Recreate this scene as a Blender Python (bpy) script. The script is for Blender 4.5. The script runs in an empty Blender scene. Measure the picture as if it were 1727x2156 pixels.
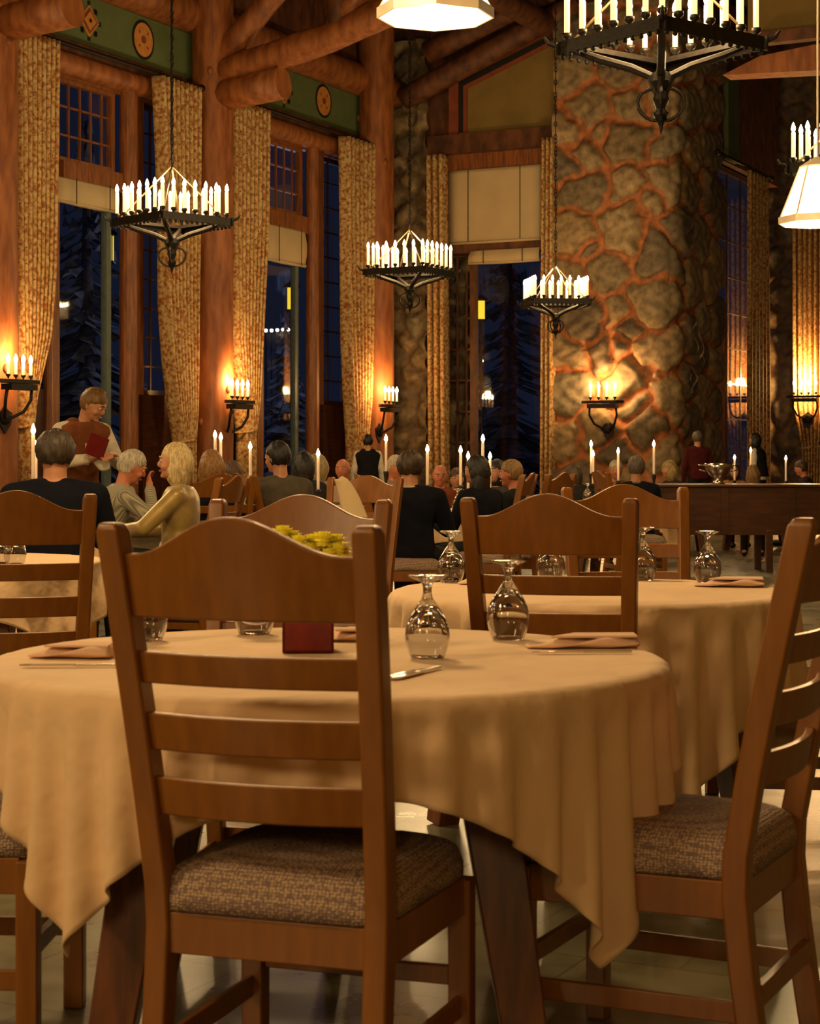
import bpy, math, random
import numpy as np
from mathutils import Vector, Matrix
random.seed(4)
sc = bpy.context.scene
COL = sc.collection
PI = math.pi
# ------------------------------------------------------------------ camera
F, HZ, EYE = 3900.0, 970.0, 1.16
cam = bpy.data.cameras.new('camera'); co = bpy.data.objects.new('camera', cam); COL.objects.link(co)
co.location = (0, 0, EYE); co.rotation_euler = (PI/2, 0, 0)
cam.sensor_fit = 'HORIZONTAL'; cam.sensor_width = 36; cam.lens = 36*F/1727
cam.shift_y = -(1078-HZ)/1727; cam.clip_end = 300; cam.clip_start = .05
cam.dof.use_dof = True; cam.dof.focus_distance = 9.0; cam.dof.aperture_fstop = 15
sc.camera = co
# ------------------------------------------------------------------ world, exposure, lamps
w = bpy.data.worlds.new('night'); sc.world = w; w.use_nodes = True
bg = w.node_tree.nodes['Background']; bg.inputs[0].default_value = (.30, .42, 1, 1); bg.inputs[1].default_value = .018
vs = sc.view_settings; vs.view_transform = 'Standard'; vs.look = 'None'; vs.exposure = 0; vs.gamma = 1; vs.use_curve_mapping = False
WARM = (1, .66, .30)
UX, UY = .4493, .8934          # room length direction; (UY,-UX) runs across the room
def room(u, p): return (u*UX + p*UY, u*UY - p*UX)
def lamp(loc, power, radius=.3, col=WARM):
    l = bpy.data.lights.new('lamp_light', 'POINT'); l.energy = power; l.shadow_soft_size = radius; l.color = col
    o = bpy.data.objects.new('lamp_light', l); COL.objects.link(o); o.location = loc; return o
# unseen chandeliers of the hall, plus fill lamps added off their rows
for u, p, e, z in ((5.7, -4.1, 520, 4.3), (-.3, -4.1, 400, 4.0), (5.7, -12, 400, 4.3), (-.3, -12, 220, 4.3), (-6, -4.1, 480, 3.4), (11.7, -12, 450, 4.3), (-4, 1.5, 230, 3.0), (17.5, -8, 170, 3.9), (25, -8, 170, 3.9)):
    x, y = room(u, p); lamp((x, y, z), e, .45)

# ------------------------------------------------------------------ helpers
def nd(nt, t, **k):
    n = nt.nodes.new(t)
    for a, b in k.items(): setattr(n, a, b)
    return n
MATS = {}
def mat(name, c1, c2=None, rough=.6, scale=8, stretch=(1, 1, 1), bump=0, metal=0, detail=4, coat=0, spec=.5, lo=.35, hi=.65, sheen=0, bscale=None):
    if name in MATS: return MATS[name]
    m = bpy.data.materials.new(name); m.use_nodes = True; nt = m.node_tree; b = nt.nodes['Principled BSDF']
    b.inputs['Roughness'].default_value = rough; b.inputs['Metallic'].default_value = metal
    b.inputs['Coat Weight'].default_value = coat; b.inputs['Coat Roughness'].default_value = .25
    b.inputs['Specular IOR Level'].default_value = spec; b.inputs['Sheen Weight'].default_value = sheen
    c2 = c2 or tuple(x*.8 for x in c1)
    tc = nd(nt, 'ShaderNodeTexCoord'); mp = nd(nt, 'ShaderNodeMapping'); mp.inputs['Scale'].default_value = stretch
    nt.links.new(tc.outputs['Object'], mp.inputs['Vector'])
    no = nd(nt, 'ShaderNodeTexNoise'); no.inputs['Scale'].default_value = scale; no.inputs['Detail'].default_value = detail
    nt.links.new(mp.outputs[0], no.inputs['Vector'])
    r = nd(nt, 'ShaderNodeValToRGB'); r.color_ramp.elements[0].position = lo; r.color_ramp.elements[1].position = hi
    r.color_ramp.elements[0].color = (*c1, 1); r.color_ramp.elements[1].color = (*c2, 1)
    nt.links.new(no.outputs['Fac'], r.inputs[0]); nt.links.new(r.outputs[0], b.inputs['Base Color'])
    if bump:
        bp = nd(nt, 'ShaderNodeBump'); bp.inputs['Strength'].default_value = bump; bp.inputs['Distance'].default_value = .03 if name == 'tablecloth_linen' else .01
        src = no
        if bscale:
            src = nd(nt, 'ShaderNodeTexNoise'); src.inputs['Scale'].default_value = bscale; src.inputs['Detail'].default_value = 3
            nt.links.new(mp.outputs[0], src.inputs['Vector'])
        nt.links.new(src.outputs['Fac'], bp.inputs['Height']); nt.links.new(bp.outputs[0], b.inputs['Normal'])
    MATS[name] = m; return m
def emit(name, col, s):
    m = bpy.data.materials.new(name); m.use_nodes = True; nt = m.node_tree; b = nt.nodes['Principled BSDF']
    b.inputs['Base Color'].default_value = (*col, 1); b.inputs['Emission Color'].default_value = (*col, 1); b.inputs['Emission Strength'].default_value = s
    MATS[name] = m; return m
class G:
    def __init__(s): s.v = []; s.f = []
    def add(s, vs_, fs):
        n = len(s.v); s.v += [tuple(a) for a in vs_]; s.f += [tuple(i+n for i in f) for f in fs]; return s
    def box(s, c, d, M=None):
        x, y, z = d[0]/2, d[1]/2, d[2]/2
        P = [Vector((i*x, j*y, k*z)) for i in (-1, 1) for j in (-1, 1) for k in (-1, 1)]
        if M: P = [M @ q for q in P]
        return s.add([q + Vector(c) for q in P], [(0, 1, 3, 2), (4, 6, 7, 5), (0, 4, 5, 1), (2, 3, 7, 6), (0, 2, 6, 4), (1, 5, 7, 3)])
    def tube(s, pts, rad, n=10, cap=True, sq=None):
        pts = [Vector(p) for p in pts]; m = len(pts)
        if not hasattr(rad, '__len__'): rad = [rad]*m
        ring = []; prev = None
        for i, p in enumerate(pts):
            t = (pts[min(i+1, m-1)] - pts[max(i-1, 0)]).normalized()
            a = prev if prev else (Vector((0, 0, 1)) if abs(t.z) < .9 else Vector((1, 0, 0)))
            x = (a - t*a.dot(t)).normalized(); prev = x; y = t.cross(x)
            for k in range(n):
                q = 2*PI*k/n + (PI/4 if n == 4 else 0); ring.append(p + (x*math.cos(q) + y*math.sin(q))*rad[i])
        fs = [(i*n+k, i*n+(k+1) % n, (i+1)*n+(k+1) % n, (i+1)*n+k) for i in range(m-1) for k in range(n)]
        if cap: fs += [tuple(range(n))[::-1], tuple((m-1)*n+k for k in range(n))]
        return s.add(ring, fs)
    def lathe(s, prof, n=24, c=(0, 0, 0)):
        vs_ = []; idx = []
        for r, z in prof:
            if r < 1e-5: idx.append([len(vs_)]*n); vs_.append((c[0], c[1], c[2]+z))
            else:
                idx.append(list(range(len(vs_), len(vs_)+n)))
                vs_ += [(c[0]+r*math.cos(2*PI*k/n), c[1]+r*math.sin(2*PI*k/n), c[2]+z) for k in range(n)]
        fs = []
        for a, b in zip(idx, idx[1:]):
            for k in range(n):
                q = [a[k], a[(k+1) % n], b[(k+1) % n], b[k]]; u = []
                for i in q:
                    if i not in u: u.append(i)
                if len(u) > 2: fs.append(tuple(u))
        return s.add(vs_, fs)
    def ell(s, c, r, M=None, n=16, m=10):
        vs_ = [Vector((0, 0, -r[2]))]
        for j in range(1, m):
            a = -PI/2 + PI*j/m
            vs_ += [Vector((r[0]*math.cos(a)*math.cos(2*PI*k/n), r[1]*math.cos(a)*math.sin(2*PI*k/n), r[2]*math.sin(a))) for k in range(n)]
        vs_.append(Vector((0, 0, r[2]))); L = len(vs_)-1
        fs = [(0, 1+(k+1) % n, 1+k) for k in range(n)] + [(L, L-n+k, L-n+(k+1) % n) for k in range(n)]
        fs += [(1+j*n+k, 1+j*n+(k+1) % n, 1+(j+1)*n+(k+1) % n, 1+(j+1)*n+k) for j in range(m-2) for k in range(n)]
        if M: vs_ = [M @ q for q in vs_]
        return s.add([q + Vector(c) for q in vs_], fs)
    def cap(s, a, b, ra, rb, n=12):      # closed tapered capsule
        a = Vector(a); b = Vector(b); d = (b-a).normalized(); pts = []; rr = []
        for t in (-.98, -.75, -.4, 0): pts.append(a + d*ra*t); rr.append(ra*math.sqrt(max(0.01, 1-t*t)))
        for t in (0, .4, .75, .98): pts.append(b + d*rb*t); rr.append(rb*math.sqrt(max(0.01, 1-t*t)))
        return s.tube(pts, rr, n)
    def loft(s, rings, n=20):            # rings (cx,cy,cz,rx,ry)
        vs_ = []; m = len(rings)
        for cx, cy, cz, rx, ry in rings:
            for k in range(n):
                a = 2*PI*k/n; ca, sa = math.cos(a), math.sin(a)
                vs_.append((cx + rx*math.copysign(abs(ca)**.85, ca), cy + ry*math.copysign(abs(sa)**.85, sa), cz))
        fs = [(i*n+k, i*n+(k+1) % n, (i+1)*n+(k+1) % n, (i+1)*n+k) for i in range(m-1) for k in range(n)]
        fs += [tuple(range(n))[::-1], tuple((m-1)*n+k for k in range(n))]
        return s.add(vs_, fs)
    def prism(s, pts, d):                # 3D polygon extruded by vector d
        n = len(pts); a = [Vector(p) for p in pts]; b = [p + Vector(d) for p in a]
        return s.add(a+b, [tuple(range(n)), tuple(range(n, 2*n))[::-1]] + [(i, i+n, (i+1) % n+n, (i+1) % n) for i in range(n)])
def fixn(me):
    import bmesh
    b = bmesh.new(); b.from_mesh(me); bmesh.ops.recalc_face_normals(b, faces=b.faces); b.to_mesh(me); b.free()
def obj(name, g, m, parent=None, smooth=False, bevel=0, fix=True, label=None):
    me = bpy.data.meshes.new(name); me.from_pydata(g.v, [], g.f); me.update()
    if fix: fixn(me)
    o = bpy.data.objects.new(name, me); COL.objects.link(o); me.materials.append(m)
    if smooth: me.polygons.foreach_set('use_smooth', [True]*len(me.polygons))
    if bevel:
        md = o.modifiers.new('bevel', 'BEVEL'); md.width = bevel; md.segments = 3; md.limit_method = 'ANGLE'; md.angle_limit = .7
        me.polygons.foreach_set('use_smooth', [True]*len(me.polygons))
        wn = o.modifiers.new('wn', 'WEIGHTED_NORMAL')
    if parent: o.parent = parent
    if label: o['label'] = label
    return o
def root(name, loc=(0, 0, 0), rz=0):
    o = bpy.data.objects.new(name, None); COL.objects.link(o); o.location = loc; o.rotation_euler = (0, 0, rz); o.empty_display_size = .1; return o
def tag(o, label, cat, group=None):
    o['label'] = label; o['category'] = cat
    if group: o['group'] = group
    return o
def struct(o): o['kind'] = 'structure'; return o
def kids(o): return [c for c in COL.objects if c.parent == o]
def build_index():
    d = {}
    for o in COL.objects:
        if o.parent: d.setdefault(o.parent.name, []).append(o)
    return d
def dup(src, loc, rz=0, label=None, group=None, scale=None, idx=None):
    idx = idx or build_index()
    def rec(o, par):
        c = o.copy(); COL.objects.link(c); c.parent = par
        for ch in idx.get(o.name, []): rec(ch, c)
        return c
    r = rec(src, None); r.location = loc; r.rotation_euler = (0, 0, rz)
    if label: r['label'] = label
    if group: r['group'] = group
    if scale: r.scale = scale
    return r
def X(px, d): return (px-863.5)/F*d
def Zp(py, d): return EYE + (HZ-py)*d/F
# planes of the room seen through pixel columns; e = height above the eye line
def WU(u0, px, e=0):
    k = (px-863.5)/F; y = u0/(UX*k+UY); return Vector((k*y, y, EYE+e))
def WPp(p0, px, e=0):
    k = (px-863.5)/F; y = p0/(UY*k-UX); return Vector((k*y, y, EYE+e))
def eU(u0, px, py): return (HZ-py)*WU(u0, px).y/F
def eP(p0, px, py): return (HZ-py)*WPp(p0, px).y/F
UD = Vector((UX, UY, 0)); PD = Vector((UY, -UX, 0)); ZD = Vector((0, 0, 1))
def log(g, pts, r, n=16, jit=.04):
    P = [Vector(p) for p in pts]; Q = []; R = []
    for a, b in zip(P, P[1:]):
        k = max(2, int((b-a).length/.5))
        for i in range(k): Q.append(a+(b-a)*i/k); R.append(r*(1+random.uniform(-jit, jit)))
    Q.append(P[-1]); R.append(r); return g.tube(Q, R, n)

# ------------------------------------------------------------------ materials
WOODC = mat('chair_wood', (.235, .083, .007), (.185, .062, .005), rough=.38, scale=5, stretch=(8, 8, 1), detail=6, coat=.25)
WOODD = mat('table_leg_wood', (.17, .05, .012), (.08, .022, .006), rough=.4, scale=5, stretch=(8, 8, 1), coat=.2)
LOG = mat('log_wood', (.36, .125, .034), (.19, .056, .014), rough=.55, scale=3, stretch=(3, 3, .7), bump=.3, detail=6)
BEAM = mat('dark_beam_wood', (.16, .055, .018), (.06, .022, .009), rough=.6, scale=3, stretch=(2, 2, 1), bump=.3)
TRIM = mat('trim_wood', (.30, .10, .025), (.14, .045, .012), rough=.5, scale=5, stretch=(6, 6, .6))
DARKW = mat('dark_wood', (.07, .02, .007), (.035, .011, .005), rough=.35, scale=4, stretch=(1, 1, 6), coat=.3)
IRON = mat('wrought_iron', (.012, .010, .008), (.022, .017, .012), rough=.5, scale=30, metal=.5, bump=.2)
CLOTH = mat('tablecloth_linen', (.78, .55, .33), (.72, .50, .295), rough=.85, scale=3, bump=.55, bscale=7, sheen=.1)
NAPK = mat('napkin_linen', (.74, .49, .33), (.68, .44, .30), rough=.85, scale=8, bump=.1)
CREAM = mat('cream_shade_cloth', (.60, .47, .27), (.54, .42, .24), rough=.8, scale=2, bump=.1)
GREEN = mat('green_frieze_paint', (.12, .165, .06), (.10, .14, .05), rough=.7, scale=3)
OLIVE = mat('ochre_plaster', (.24, .16, .04), (.19, .125, .032), rough=.8, scale=2)
OCHRE = mat('ochre_paint', (.62, .27, .06), (.5, .2, .04), rough=.7, scale=12)
REDP = mat('red_paint', (.26, .06, .022), (.2, .045, .016), rough=.7, scale=6)
BLACKP = mat('black_paint', (.01, .008, .007), rough=.6)
WAX = mat('candle_wax', (.85, .72, .48), (.8, .66, .42), rough=.4, scale=4)
STEEL = mat('silver_metal', (.7, .66, .58), (.6, .55, .48), rough=.18, metal=1)
MULL = mat('painted_mullion', (.10, .14, .13), (.08, .11, .10), rough=.5)
YEL = mat('yellow_petals', (1, .92, .10), (.95, .85, .12), rough=.8, scale=60)
_b = YEL.node_tree.nodes['Principled BSDF']; _b.inputs['Subsurface Weight'].default_value = .5; _b.inputs['Subsurface Radius'].default_value = (.02, .02, .005)
STEMG = mat('green_leaves', (.06, .14, .02), (.03, .08, .01), rough=.6, scale=40)
VASE = mat('red_vase_glaze', (.20, .012, .010), (.12, .008, .008), rough=.35, scale=20)
CEIL = mat('ceiling_boards', (.06, .045, .02), (.035, .025, .012), rough=.8, scale=1, stretch=(1, 8, 1))
FLAME = emit('flame_glow', (1, .68, .34), 90)
WHITEL = emit('reflection_globe_glow', (1, .92, .75), 3)
YGLASS = emit('yellow_lantern_glass', (1, .70, .04), 1.0)
SHADEG = emit('glowing_mica_shade', (1, .62, .28), 5)
# emission put into the wax stands in for flame light passing through
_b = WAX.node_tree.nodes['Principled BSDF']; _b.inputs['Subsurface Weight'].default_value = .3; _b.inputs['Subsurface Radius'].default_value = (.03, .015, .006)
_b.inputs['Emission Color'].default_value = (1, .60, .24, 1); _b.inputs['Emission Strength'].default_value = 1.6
WAXT = mat('ivory_taper_wax', (.85, .68, .45), (.8, .62, .4), rough=.4, scale=4); _b = WAXT.node_tree.nodes['Principled BSDF']; _b.inputs['Emission Color'].default_value = (1, .6, .3, 1); _b.inputs['Emission Strength'].default_value = .22  # tapers get a weaker emission for the same flame light
def glassmat():
    m = bpy.data.materials.new('clear_glass'); m.use_nodes = True; b = m.node_tree.nodes['Principled BSDF']
    b.inputs['Transmission Weight'].default_value = 1; b.inputs['Roughness'].default_value = .02; b.inputs['IOR'].default_value = 1.5
    return m
GLASS = glassmat()
def panemat():
    m = bpy.data.materials.new('window_glass'); m.use_nodes = True; nt = m.node_tree; nt.nodes.remove(nt.nodes['Principled BSDF'])
    t = nd(nt, 'ShaderNodeBsdfTransparent'); g = nd(nt, 'ShaderNodeBsdfGlossy'); g.inputs['Roughness'].default_value = .03
    lw = nd(nt, 'ShaderNodeLayerWeight'); lw.inputs['Blend'].default_value = .5
    pw = nd(nt, 'ShaderNodeMath', operation='POWER'); pw.inputs[1].default_value = 5
    ma = nd(nt, 'ShaderNodeMath', operation='MULTIPLY_ADD'); ma.inputs[1].default_value = .9; ma.inputs[2].default_value = .03
    mx = nd(nt, 'ShaderNodeMixShader'); nt.links.new(lw.outputs['Facing'], pw.inputs[0]); nt.links.new(pw.outputs[0], ma.inputs[0])
    nt.links.new(ma.outputs[0], mx.inputs[0]); nt.links.new(t.outputs[0], mx.inputs[1]); nt.links.new(g.outputs[0], mx.inputs[2])
    nt.links.new(mx.outputs[0], nt.nodes['Material Output'].inputs[0]); return m
PANE = panemat()
def curtainmat():
    m = bpy.data.materials.new('patterned_curtain'); m.use_nodes = True; nt = m.node_tree; b = nt.nodes['Principled BSDF']; b.inputs['Roughness'].default_value = .8
    tc = nd(nt, 'ShaderNodeTexCoord'); v = nd(nt, 'ShaderNodeTexVoronoi'); v.inputs['Scale'].default_value = 13
    n = nd(nt, 'ShaderNodeTexNoise'); n.inputs['Scale'].default_value = 17; n.inputs['Detail'].default_value = 6
    nt.links.new(tc.outputs['Object'], v.inputs['Vector']); nt.links.new(tc.outputs['Object'], n.inputs['Vector'])
    r = nd(nt, 'ShaderNodeValToRGB'); e = r.color_ramp.elements
    e[0].position = .38; e[0].color = (.30, .09, .02, 1); e[1].position = .5; e[1].color = (.46, .29, .105, 1)
    e2 = r.color_ramp.elements.new(.62); e2.color = (.58, .43, .20, 1)
    nt.links.new(n.outputs['Fac'], r.inputs[0])
    mx = nd(nt, 'ShaderNodeMix', data_type='RGBA'); mx.inputs[7].default_value = (.08, .05, .015, 1)
    r2 = nd(nt, 'ShaderNodeValToRGB'); r2.color_ramp.elements[0].position = .12; r2.color_ramp.elements[0].color = (1, 1, 1, 1); r2.color_ramp.elements[1].position = .2; r2.color_ramp.elements[1].color = (0, 0, 0, 1)
    nt.links.new(v.outputs['Distance'], r2.inputs[0]); nt.links.new(r2.outputs[0], mx.inputs[0]); nt.links.new(r.outputs[0], mx.inputs[6])
    nt.links.new(mx.outputs[2], b.inputs['Base Color']); return m
CURT = curtainmat()
def seatmat():
    m = bpy.data.materials.new('woven_seat_fabric'); m.use_nodes = True; nt = m.node_tree; b = nt.nodes['Principled BSDF']; b.inputs['Roughness'].default_value = .85
    tc = nd(nt, 'ShaderNodeTexCoord'); mp = nd(nt, 'ShaderNodeMapping'); mp.inputs['Scale'].default_value = (1, 1, 1.3)
    br = nd(nt, 'ShaderNodeTexVoronoi'); br.inputs['Scale'].default_value = 150; br.inputs['Randomness'].default_value = .45
    nt.links.new(tc.outputs['Object'], mp.inputs[0]); nt.links.new(mp.outputs[0], br.inputs['Vector'])
    r = nd(nt, 'ShaderNodeValToRGB'); e = r.color_ramp.elements
    e[0].position = .25; e[0].color = (.50, .35, .22, 1); e[1].position = .62; e[1].color = (.17, .11, .10, 1)
    nt.links.new(br.outputs['Distance'], r.inputs[0]); nt.links.new(r.outputs[0], b.inputs['Base Color'])
    bp = nd(nt, 'ShaderNodeBump'); bp.inputs['Strength'].default_value = .6; bp.inputs['Distance'].default_value = .004; bp.invert = True
    nt.links.new(br.outputs['Distance'], bp.inputs['Height']); nt.links.new(bp.outputs[0], b.inputs['Normal']); return m
SEAT = seatmat()
def floormat():
    m = bpy.data.materials.new('stone_floor_tiles'); m.use_nodes = True; nt = m.node_tree; b = nt.nodes['Principled BSDF']
    tc = nd(nt, 'ShaderNodeTexCoord'); mp = nd(nt, 'ShaderNodeMapping'); mp.inputs['Rotation'].default_value = (0, 0, math.radians(26.7))
    br = nd(nt, 'ShaderNodeTexBrick'); br.inputs['Scale'].default_value = 1; br.inputs['Brick Width'].default_value = .45; br.inputs['Row Height'].default_value = .45
    br.inputs['Mortar Size'].default_value = .004; br.inputs['Mortar Smooth'].default_value = .3
    br.inputs['Color1'].default_value = (.21, .19, .105, 1); br.inputs['Color2'].default_value = (.15, .14, .08, 1); br.inputs['Mortar'].default_value = (.11, .09, .05, 1)
    n = nd(nt, 'ShaderNodeTexNoise'); n.inputs['Scale'].default_value = 5; n.inputs['Detail'].default_value = 6
    mx = nd(nt, 'ShaderNodeMix', data_type='RGBA', blend_type='MULTIPLY'); mx.inputs[0].default_value = .8
    r = nd(nt, 'ShaderNodeValToRGB'); r.color_ramp.elements[0].position = .3; r.color_ramp.elements[0].color = (.5, .5, .5, 1); r.color_ramp.elements[1].position = .7
    nt.links.new(tc.outputs['Object'], mp.inputs[0]); nt.links.new(mp.outputs[0], br.inputs['Vector']); nt.links.new(tc.outputs['Object'], n.inputs['Vector'])
    nt.links.new(n.outputs['Fac'], r.inputs[0]); nt.links.new(br.outputs['Color'], mx.inputs[6]); nt.links.new(r.outputs[0], mx.inputs[7]); nt.links.new(mx.outputs[2], b.inputs['Base Color'])
    rr = nd(nt, 'ShaderNodeMapRange'); rr.inputs[3].default_value = .18; rr.inputs[4].default_value = .42
    nt.links.new(n.outputs['Fac'], rr.inputs[0]); nt.links.new(rr.outputs[0], b.inputs['Roughness'])
    bp = nd(nt, 'ShaderNodeBump'); bp.inputs['Strength'].default_value = .25; bp.inputs['Distance'].default_value = .01
    nt.links.new(n.outputs['Fac'], bp.inputs['Height']); nt.links.new(bp.outputs[0], b.inputs['Normal']); return m
def stonemat():
    m = bpy.data.materials.new('fieldstone'); m.use_nodes = True; nt = m.node_tree; b = nt.nodes['Principled BSDF']; b.inputs['Roughness'].default_value = .75
    a = nd(nt, 'ShaderNodeVertexColor', layer_name='Col'); tc = nd(nt, 'ShaderNodeTexCoord')
    n = nd(nt, 'ShaderNodeTexNoise'); n.inputs['Scale'].default_value = 7; n.inputs['Detail'].default_value = 8
    mx = nd(nt, 'ShaderNodeMix', data_type='RGBA', blend_type='MULTIPLY'); mx.inputs[0].default_value = 1
    r = nd(nt, 'ShaderNodeValToRGB'); r.color_ramp.elements[0].position = .3; r.color_ramp.elements[0].color = (.5, .5, .5, 1); r.color_ramp.elements[1].position = .7; r.color_ramp.elements[1].color = (1.25, 1.25, 1.25, 1)
    nt.links.new(tc.outputs['Object'], n.inputs['Vector']); nt.links.new(n.outputs['Fac'], r.inputs[0])
    nt.links.new(a.outputs['Color'], mx.inputs[6]); nt.links.new(r.outputs[0], mx.inputs[7]); nt.links.new(mx.outputs[2], b.inputs['Base Color'])
    bp = nd(nt, 'ShaderNodeBump'); bp.inputs['Strength'].default_value = .5; bp.inputs['Distance'].default_value = .03
    nt.links.new(n.outputs['Fac'], bp.inputs['Height']); nt.links.new(bp.outputs[0], b.inputs['Normal']); return m
STONE = stonemat()

# ------------------------------------------------------------------ setting: floor, walls, ceiling
PL, UE = -17.0, 33.2                    # left wall (p) and end wall (u)
UC = 32.7                               # face of the stone column
CORN = WU(UC, 1415); PA = CORN.x*UY - CORN.y*UX
UF = 41.0                               # far wall of the alcove
def R3(u, p, z): x, y = room(u, p); return Vector((x, y, z))
g = G().prism([R3(-9, PL-.6, -.1), R3(45, PL-.6, -.1), R3(45, 3, -.1), R3(-9, 3, -.1)], (0, 0, .1))
struct(obj('floor', g, floormat()))
g = G().prism([R3(-9, PL-.6, 10.6), R3(45, PL-.6, 10.6), R3(45, 3, 10.6), R3(-9, 3, 10.6)], (0, 0, .2))
struct(obj('ceiling', g, CEIL))
g = G().prism([R3(-9, 3, 0), R3(45, 3, 0), R3(45, 3.2, 0), R3(-9, 3.2, 0)], (0, 0, 10.6)); struct(obj('wall_right', g, OLIVE))
g = G().prism([R3(-9.2, PL-.6, 0), R3(-9.2, 3.2, 0), R3(-9, 3.2, 0), R3(-9, PL-.6, 0)], (0, 0, 10.6)); struct(obj('wall_back', g, OLIVE))
def pbox(p0, px0, px1, e0, e1, th, g=None, off=0):   # slab on a plane parallel to the left wall, thickness towards the room
    g = g or G(); a = WPp(p0+off, px0, e0); b = WPp(p0+off, px1, e0)
    return g.prism([a, b, b+ZD*(e1-e0), a+ZD*(e1-e0)], PD*th)
def ubox(u0, px0, px1, e0, e1, th, g=None, off=0):   # slab parallel to the end wall, thickness away from the camera
    g = g or G(); a = WU(u0-off, px0, e0); b = WU(u0-off, px1, e0)
    return g.prism([a, b, b+ZD*(e1-e0), a+ZD*(e1-e0)], UD*th)
FLR = -EYE
# left wall above the windows, and the solid wall before the first bay
g = G().prism([R3(-9, PL-.4, 0), R3(WPp(PL, -90).x*UX+WPp(PL, -90).y*UY, PL-.4, 0), R3(WPp(PL, -90).x*UX+WPp(PL, -90).y*UY, PL, 0), R3(-9, PL, 0)], (0, 0, 10.6))
pbox(PL, -90, 835, 7.05, 9.44, -.4, g)
pbox(PL, -90, 835, 6.05, 6.3, -.3, g); struct(obj('wall_left', g, BEAM))
g = pbox(PL, -90, 835, 6.3, 7.06, -.3); fr = struct(obj('trim_1', g, GREEN)); fr['label'] = 'green painted frieze'
# logs along the wall
g = G(); log(g, [WPp(PL+.05, -90, 7.35), WPp(PL+.05, 835, 7.35)], .3, jit=.02); struct(obj('trim_2', g, LOG, smooth=True))
g = G(); log(g, [WPp(PL+.02, 22, 5.92), WPp(PL+.02, 410, 5.92)], .17, jit=.02); log(g, [WPp(PL+.02, 488, 5.92), WPp(PL+.02, 765, 5.92)], .17, jit=.02); struct(obj('trim_3', g, LOG, smooth=True))
# painted emblems
def on_left(px, e, du, dz, off): c = WPp(PL, px, e); return c + UD*du + ZD*dz + PD*off
def disc(px, e, r, off, th, n=32, rz=1.0): return G().prism([on_left(px, e, r*math.cos(2*PI*k/n), r*rz*math.sin(2*PI*k/n), off) for k in range(n)], PD*th)
for k, (px, e) in enumerate(((301, 6.68), (681, 6.72))):
    r0 = root('painted_medallion', on_left(px, e, 0, 0, 0)); 
    for nm, r, m_, of in (('black_ring', .30, BLACKP, .002), ('disc', .255, OCHRE, .006), ('centre_mark', .06, REDP, .016)):
        gg = disc(px, e, r, of, .008, rz=1.05 if nm != 'centre_mark' else 1); gg.v = [tuple(Vector(v)-r0.location) for v in gg.v]; obj(nm, gg, m_, r0)
    for a in range(4):
        for rr in (.13,):
            gg = G()
            c, s_ = math.cos(a*PI/2+PI/4), math.sin(a*PI/2+PI/4); gg.prism([UD*(rr*c+.012*s_*q)+ZD*(rr*s_-.012*c*q)+PD*.016+ (UD*c+ZD*s_)*w_ for q, w_ in ((-1, 0), (1, 0), (1, .05), (-1, .05))], PD*.004); obj('ray', gg, REDP, r0)
    tag(r0, ('round orange and black painted medallion on the green frieze left of the near log pillar', 'round orange and black painted medallion on the green frieze over the farther window')[k], 'wall painting', 'round frieze medallions')
for k, (px, e) in enumerate(((187, 6.68), (598, 6.66))):
    r0 = root('painted_diamond', on_left(px, e, 0, 0, 0))
    def dia(r, of, m_, nm):
        obj(nm, G().prism([UD*(r*a)+ZD*(r*b)+PD*of for a, b in ((1, 0), (0, 1), (-1, 0), (0, -1))], PD*.008), m_, r0)
    for a, b in ((1, 0), (0, 1), (-1, 0), (0, -1)):
        for t in (-.5, 0, .5):
            gg = G()
            c = Vector((a, b)); q = Vector((-b, a)); 
            ctr = c*(.27-abs(t)*.19) + q*t*.32
            gg.prism([UD*(ctr.x+i*.035)+ZD*(ctr.y+j*.035)+PD*.002 for i, j in ((-1, -1), (1, -1), (1, 1), (-1, 1))], PD*.005); obj('border_step', gg, BLACKP, r0)
    dia(.25, .004, OCHRE, 'diamond'); dia(.20, .014, REDP, 'inner_band'); dia(.15, .024, OCHRE, 'inner_diamond'); dia(.035, .034, BLACKP, 'centre_mark')
    tag(r0, ('stepped orange diamond painted on the green frieze at top left', 'stepped orange diamond painted on the frieze behind the roof brace')[k], 'wall painting', 'diamond frieze paintings')

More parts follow.
